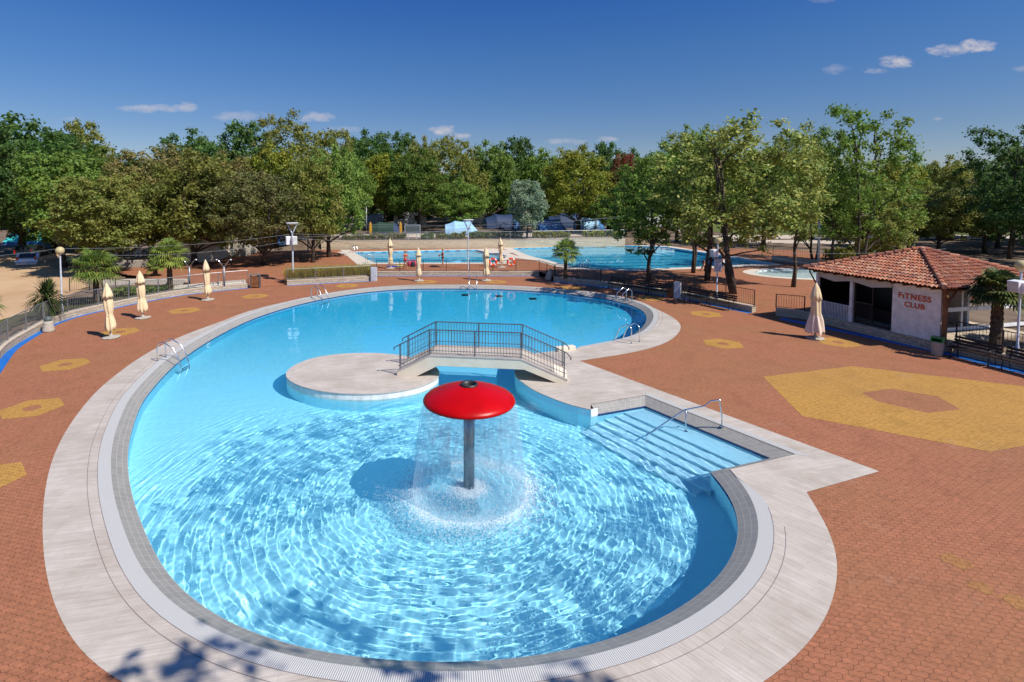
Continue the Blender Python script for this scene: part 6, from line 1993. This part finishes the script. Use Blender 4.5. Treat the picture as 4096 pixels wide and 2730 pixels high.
def person(label, loc, rz, h=1.68, pose='stand', top=None, bottom='cloth_dark', hair='hair_d', long_hair=False, hold=None, arms=(0.15, .15), stride=.0, bend=(.1, .1)):
    root = thing('person', label, 'person', loc, rz, None)
    k = h / 1.7
    V = lambda x, y, z: (x * k, y * k, z * k)
    J, E = [], []
    def j(p, r): J.append((p, r * k)); return len(J) - 1
    def ch(i, *pts):
        for p, r in pts:
            n = j(p, r); E.append((i, n)); i = n
        return i
    sit = pose == 'sit'
    hz_ = .12 if sit else .92
    pel = j(V(0, 0, hz_), .115)
    lean = -.10 if sit else 0      # y: forward is -y
    sp1 = ch(pel, (V(0, lean * -.3, hz_ + .14), .105)); chest = ch(sp1, (V(0, lean * -1.0, hz_ + .36), .125)); nk0 = ch(chest, (V(0, lean * -1.2, hz_ + .50), .075), (V(0, lean * -1.25, hz_ + .565), .05))
    hd = ch(nk0, (V(0, lean * -1.3 - .01, hz_ + .63), .082), (V(0, lean * -1.3 - .01, hz_ + .71), .095), (V(0, lean * -1.3, hz_ + .77), .06))
    nose = ch(len(J) - 2, (V(0, lean * -1.3 - .115, hz_ + .69), .016))
    for s, ar, bd in ((-1, arms[0], bend[0]), (1, arms[1], bend[1])):
        sh = V(s * .165, lean * -1.1, hz_ + .455)
        if sit:
            el = V(s * .24, .28, hz_ + .2); wr = V(s * .26, .36, hz_ - .05)
        else:
            el = V(s * (.20 + ar * .25), -.02 - ar * .1, hz_ + .19); wr = V(s * (.21 + ar * .2 - bd * .18), -.05 - bd * .28, hz_ - .05 + bd * .30)
        w_ = ch(chest, (sh, .058), (el, .040), (wr, .027))
        dv = (Vector(wr) - Vector(el)).normalized()
        pm = Vector(wr) + dv * .06 * k
        pi_ = ch(w_, (tuple(pm), .032))
        sidev = dv.cross(Vector((1, 0, 0))).normalized() if abs(dv.x) < .9 else Vector((0, 1, 0))
        for q in range(4):
            bs = pm + dv * .035 * k + sidev * (q - 1.5) * .018 * k
            ch(pi_, (tuple(bs), .009), (tuple(bs + dv * (.04 - .006 * abs(q - 1.5)) * k + Vector((-s * .008, 0, 0)) * k), .0075))
        ch(w_, (tuple(Vector(wr) + dv * .04 * k + sidev * .04 * k), .010), (tuple(Vector(wr) + dv * .075 * k + sidev * .05 * k), .008))
    for s in (-1, 1):
        if sit:
            hip, kn, an, toe = V(s * .09, -.05, .12), V(s * .10, -.42, .36), V(s * .11, -.78, .06), V(s * .11, -.93, .035)
            if s > 0: kn, an, toe = V(s * .10, -.46, .16), V(s * .11, -.88, .06), V(s * .11, -1.0, .09)
        else:
            f = stride * s
            hip, kn, an, toe = V(s * .085, 0, .84), V(s * .09, -f * .12 - .02, .48), V(s * .09, -f * .24 + .02, .085), V(s * .095, -f * .24 - .13, .03)
        ch(pel, (hip, .088), (tuple(Vector(hip).lerp(Vector(kn), .5)), .075), (kn, .052), (tuple(Vector(kn).lerp(Vector(an), .35)), .054), (an, .034), (toe, .028))
    skin_body('body', J, E, M['skin'], pel, root)
    # hair
    mb = MB(); hc = V(0, lean * -1.3 + .015, hz_ + .745)
    mb.sphere(hc, .108 * k, 14, 8)
    if long_hair: mb.tube([Vector(hc) + Vector((0, .06, .02)) * k, Vector(hc) + Vector((0, .11, -.10)) * k, Vector(hc) + Vector((0, .12, -.28)) * k], [.06 * k, .055 * k, .02 * k], 8)
    mb.v = [(q[0], q[1] + (.02 if q[1] < hc[1] else 0) * k, q[2]) for q in mb.v]
    mb.build('hair', M[hair], root, smooth=True)
    if bottom:
        mb = MB()
        if sit: mb.lathe([(.13 * k, hz_ * k - .09 * k), (.142 * k, hz_ * k), (.12 * k, hz_ * k + .07 * k)], 16)
        else:
            prof = [(.155, .80), (.165, .86), (.15, .95), (.125, 1.0)]
            mb.lathe([(r * k, z * k) for r, z in prof], 18, fn=lambda a, i: 1 - .22 * abs(math.sin(a)))
            if bottom in ('cloth_white', 'cloth_blue'):
                for s in (-1, 1): mb.lathe([(.092 * k, .5 * k), (.10 * k, .62 * k), (.105 * k, .86 * k)], 12, (s * .088 * k, 0, 0))
        mb.build('shorts' if bottom in ('cloth_white', 'cloth_blue') else 'swimwear', M[bottom], root, smooth=True)
    if top:
        mb = MB(); yb = lean * -1.0 * k
        if top[1] == 'shirt':
            mb.lathe([(.145 * k, (hz_ + .02) * k), (.15 * k, (hz_ + .2) * k), (.172 * k, (hz_ + .38) * k), (.16 * k, (hz_ + .46) * k), (.09 * k, (hz_ + .53) * k)], 18, (0, yb, 0), fn=lambda a, i: 1 - .2 * abs(math.sin(a)))
            for s in (-1, 1): mb.tube([Vector(V(s * .13, 0, hz_ + .46)), Vector(V(s * .215, -.02, hz_ + .28))], [.075 * k, .065 * k], 10)
        else: mb.lathe([(.142 * k, (hz_ + .31) * k), (.152 * k, (hz_ + .36) * k), (.142 * k, (hz_ + .41) * k)], 18, (0, yb, 0), fn=lambda a, i: 1 - .14 * abs(math.sin(a)))
        mb.build('shirt' if top[1] == 'shirt' else 'bikini_top', M[top[0]], root, smooth=True)
    if hold:
        mb = MB(); mb.box((-.05 * k, -.34 * k, 1.05 * k), (.16, .1, .12)); o = mb.build(hold[0], M[hold[1]], None, bevel=.02)
        o.location = Vector(loc); o.rotation_euler = (0, 0, rz); tag(o, hold[2], hold[3])
    return root
person('blond woman in a bikini standing beside the far pool', at(1622, 1079, .35), .4, 1.66, hair='hair_b', top=('cloth_red', 'bikini'), bottom='cloth_red', stride=.8)
person('woman in a dark swimsuit bottom holding something pink by the far pool', at(1771, 1067, .35), -1.2, 1.6, hair='hair_b', bottom='cloth_dark', top=('cloth_dark', 'bikini'), bend=(1.0, .9), hold=('pink_bag', 'cloth_pink', 'small pink bag held by the bather at the far pool', 'bag'), stride=.3)
person('sunbather sitting on the lane pool edge leaning on their arms', at(2822, 1085, .36), PI / 2 - .3, 1.66, 'sit', hair='hair_d', bottom='cloth_dark', top=('cloth_dark', 'bikini'), long_hair=True)
person('person in white shorts standing by the dark trunk at the lane pool', at(2896, 1081, .36), .2, 1.72, bottom='cloth_white')
person('person in a red shirt walking behind the lane pool', Vector((px_w(2650, 82), 82, hz(px_w(2650, 82), 82))), .8, 1.7, top=('cloth_red', 'shirt'), bottom='cloth_blue', stride=.6)
person('person in a white shirt walking right of the one in red', Vector((px_w(2712, 80), 80, hz(px_w(2712, 80), 80))), -.8, 1.75, top=('cloth_white', 'shirt'), bottom='cloth_blue', stride=.7)
person('person in a blue top near the white caravan by the dumpsters', Vector((px_w(3640, 96), 96, .35)), 0, 1.7, top=('cloth_blue', 'shirt'), bottom='cloth_dark')
def bag(label, b, m1, s=1.0, name='beach_bag'):
    root = thing(name, label, 'bag', b, .3)
    mb = MB(); mb.lathe([(.22 * s, 0), (.27 * s, .08), (.28 * s, .25), (.24 * s, .38), (.2 * s, .42)], 16, fn=lambda a, i: 1 - .25 * abs(math.sin(a)) + .04 * math.sin(5 * a)); mb.build('bag_body', m1, root, smooth=True)
    for y in (-.12, .12):
        mb = MB(); mb.tube([(-.12 * s, y * s, .38), (-.1 * s, y * s, .56), (.1 * s, y * s, .56), (.12 * s, y * s, .38)], .014, 6); mb.build('strap', m1, root)
bag('red beach bag on the far terrace left of the umbrella', at(1640, 1064, .35), M['cloth_pink'], 1.0)
bag('larger pink red beach bag beside the umbrella on the far terrace', at(1656, 1064, .35), M['cloth_pink'], 1.35)
bag('dark bag in front of the pink red beach bags', at(1652, 1068, .35), M['cloth_dark'], .8)
def towel(label, b, m1, sx, sy):
    V = []; n = 8
    mb = MB()
    pts = [(x / n * sx - sx / 2, y / n * sy - sy / 2) for y in range(n + 1) for x in range(n + 1)]
    mb.add([(x, y, .02 + .012 * math.sin(x * 9 + y * 4)) for x, y in pts], [(j * (n + 1) + i, j * (n + 1) + i + 1, (j + 1) * (n + 1) + i + 1, (j + 1) * (n + 1) + i) for j in range(n) for i in range(n)])
    o = mb.build('towel', m1, smooth=True); o.location = b; tag(o, label, 'towel')
    s = o.modifiers.new('thick', 'SOLIDIFY'); s.thickness = .012
towel('blue towel spread on the far terrace by the umbrella', at(1574, 1066, .365), M['cloth_blue'], 1.3, .8)
towel('lime towel spread beside the blue one on the far terrace', at(1594, 1064, .365), M['cloth_lime'], .8, .7)

# ================================================================ CABLES strung between the posts
def cable(label, a, b, sag=.35):
    a, b = Vector(a), Vector(b); n = 24
    mb = MB(); mb.tube([a.lerp(b, k / n) - Vector((0, 0, sag * 4 * (k / n) * (1 - k / n))) for k in range(n + 1)], .0065, 4, caps=False)
    o = mb.build('cable', M['cable'], smooth=True); tag(o, label, 'cable', 'thin cables strung over the pool grounds')
LA, LB_, LC, LD, LE = Vector((-24.4, 33.1, 3.7)), Vector((-13.2, 42.9, 3.9)), Vector((.5, 48.2, 4.0)), Vector((16.2, 34.9, 3.7)), Vector((22.7, 22.2, 3.6))
cable('cable from the left globe lamp to the loudspeaker lamp', LA, LB_, .3)
cable('lower cable from the left globe lamp to the loudspeaker lamp', LA - Vector((0, 0, .3)), LB_ - Vector((0, 0, .5)), .5)
cable('cable from the loudspeaker lamp to the slim forked lamp', LB_, LC, .35)
cable('lower cable from the loudspeaker lamp to the slim forked lamp', LB_ - Vector((0, 0, .35)), LC - Vector((0, 0, .2)), .5)
cable('cable from the slim forked lamp to the notice board lamp', LC, LD, .4)
cable('lower cable from the slim forked lamp to the notice board lamp', LC - Vector((0, 0, .3)), LD - Vector((0, 0, .2)), .55)
cable('cable from the notice board lamp to the lamp at the right edge', LD, LE, .45)
cable('cable from the notice board lamp across the hut roof', LD - Vector((0, 0, .2)), Vector((30, 34, 3.6)), .3)
cable('cable leaving the left globe lamp towards the left edge', LA, Vector((-40, 30, 3.2)), .4)
cable('long cable along the far fence into the trees', Vector((-26, 64, 3.2)), Vector((20, 66, 4.2)), .5)
cable('second long cable above the far fence into the trees', Vector((-26, 65, 3.8)), Vector((22, 64, 3.6)), .4)
cable('third long cable above the far fence into the trees', Vector((-13.2, 43, 3.6)), Vector((24, 70, 4.6)), .4)

# ================================================================ SKY, SUN, CAMERA
EL = math.radians(49)
sd = Vector((.82, -.575, 0)).normalized()
sun_dir = Vector((sd.x * math.cos(EL), sd.y * math.cos(EL), math.sin(EL)))
l = bpy.data.lights.new('sun', 'SUN'); l.energy = 4.3; l.angle = math.radians(.5); l.color = (1, .95, .87)
l.cycles.is_caustics_light = True
lo = bpy.data.objects.new('sun', l); COL.objects.link(lo); lo.rotation_euler = sun_dir.to_track_quat('Z', 'Y').to_euler()

W = bpy.data.worlds.new('World'); sc.world = W; W.use_nodes = True
nt = W.node_tree; bg = nt.nodes['Background']
sky = N(nt, 'ShaderNodeTexSky'); sky.sky_type = 'NISHITA'; sky.sun_disc = False
sky.sun_elevation = EL; sky.sun_rotation = math.atan2(sd.x, sd.y)
sky.air_density = 1.0; sky.dust_density = .25; sky.ozone_density = 3.0; sky.altitude = 100
hs = N(nt, 'ShaderNodeHueSaturation'); hs.inputs['Saturation'].default_value = 1.22; hs.inputs['Hue'].default_value = .505
nt.links.new(sky.outputs[0], hs.inputs['Color'])
# small clouds low in the sky, far away, as part of the sky itself
tc = N(nt, 'ShaderNodeTexCoord'); sx = N(nt, 'ShaderNodeSeparateXYZ'); nt.links.new(tc.outputs['Generated'], sx.inputs[0])
px_ = math_(nt, 'DIVIDE', sx.outputs[0], sx.outputs[1]); pz_ = math_(nt, 'DIVIDE', sx.outputs[2], sx.outputs[1])
fwd = math_(nt, 'GREATER_THAN', sx.outputs[1], .05)
cb = N(nt, 'ShaderNodeCombineXYZ'); nt.links.new(px_, cb.inputs[0]); nt.links.new(math_(nt, 'MULTIPLY', pz_, 2.2), cb.inputs[1])
nz = N(nt, 'ShaderNodeTexNoise', Scale=34.0, Detail=7, Roughness=.62); nt.links.new(cb.outputs[0], nz.inputs['Vector'])
tot = None
def cloud(x, y, w, hgt, dens):
    global tot
    d = at_depth(x * 1.741, y * 1.741, 1.0)
    u0, v0 = d.x, d.z - ZC
    a = math_(nt, 'DIVIDE', math_(nt, 'SUBTRACT', px_, u0), w * 1.741 / F); b = math_(nt, 'DIVIDE', math_(nt, 'SUBTRACT', pz_, v0), hgt * 1.741 / F)
    r2 = math_(nt, 'ADD', math_(nt, 'MULTIPLY', a, a), math_(nt, 'MULTIPLY', b, b))
    f = math_(nt, 'SUBTRACT', 1.0, r2, True)
    v = math_(nt, 'MULTIPLY', math_(nt, 'SUBTRACT', math_(nt, 'ADD', math_(nt, 'MULTIPLY', f, .95), math_(nt, 'MULTIPLY', nz.outputs['Fac'], 3.0)), 1.72, True), dens * 1.15, True)
    v = math_(nt, 'MULTIPLY', v, math_(nt, 'MULTIPLY', f, 3.0, True))
    v = math_(nt, 'MULTIPLY', v, math_(nt, 'GREATER_THAN', f, 0.0))
    tot = v if tot is None else math_(nt, 'MAXIMUM', tot, v)
for c in ((2062, 143, 52, 18, .75), (2010, 163, 34, 9, .45), (2180, 116, 58, 17, .6), (2245, 106, 52, 20, .8), (1925, 160, 40, 14, .25), (355, 250, 95, 12, .45), (420, 247, 40, 14, .5), (560, 268, 90, 16, .3), (725, 270, 50, 16, .5),
          (1020, 300, 42, 14, .7), (1050, 312, 36, 10, .5), (1300, 325, 60, 9, .35), (1390, 321, 36, 8, .4), (2155, 274, 16, 6, .25), (165, 272, 34, 7, .2), (2345, 160, 30, 10, .3), (790, 298, 50, 10, .3), (1885, 0, 40, 8, .15)):
    cloud(*c)
tot = math_(nt, 'MULTIPLY', tot, fwd)
# warm haze just above the horizon
er = N(nt, 'ShaderNodeValToRGB'); ee = er.color_ramp.elements
ee[0].position = .0; ee[0].color = (.52, .50, .62, 1); ee[1].position = .9; ee[1].color = (.62, .80, 1, 1)
for p_, c_ in ((.10, (.45, .475, .58, 1)), (.24, (.38, .51, .66, 1)), (.36, (.25, .46, .74, 1))):
    q_ = ee.new(p_); q_.color = c_
nt.links.new(sx.outputs[2], er.inputs[0])
skyc = mix(nt, 1.0, hs.outputs[0], er.outputs[0], 'MULTIPLY')
mixc = mix(nt, tot, skyc, (4.6, 4.3, 4.5))
nt.links.new(mixc, bg.inputs[0]); bg.inputs[1].default_value = .10

c = bpy.data.cameras.new('camera'); co = bpy.data.objects.new('camera', c); COL.objects.link(co); sc.camera = co
c.sensor_fit = 'HORIZONTAL'; c.sensor_width = 36; c.lens = 36 * F / 4096
c.shift_x = (2048 - CX) / 4096; c.shift_y = -(1365 - CY) / 4096
c.clip_end = 6000; c.clip_start = .1
co.location = (0, 0, ZC); co.rotation_euler = (PI / 2 - PIT, 0, 0)
sc.render.engine = 'CYCLES'
sc.view_settings.view_transform = 'Standard'; sc.view_settings.look = 'None'; sc.view_settings.gamma = 1.0
sc.view_settings.exposure = .48
sc.cycles.max_bounces = 8; sc.cycles.transparent_max_bounces = 12; sc.cycles.transmission_bounces = 6
sc.cycles.use_denoising = True
sc.cycles.sample_clamp_indirect = 6
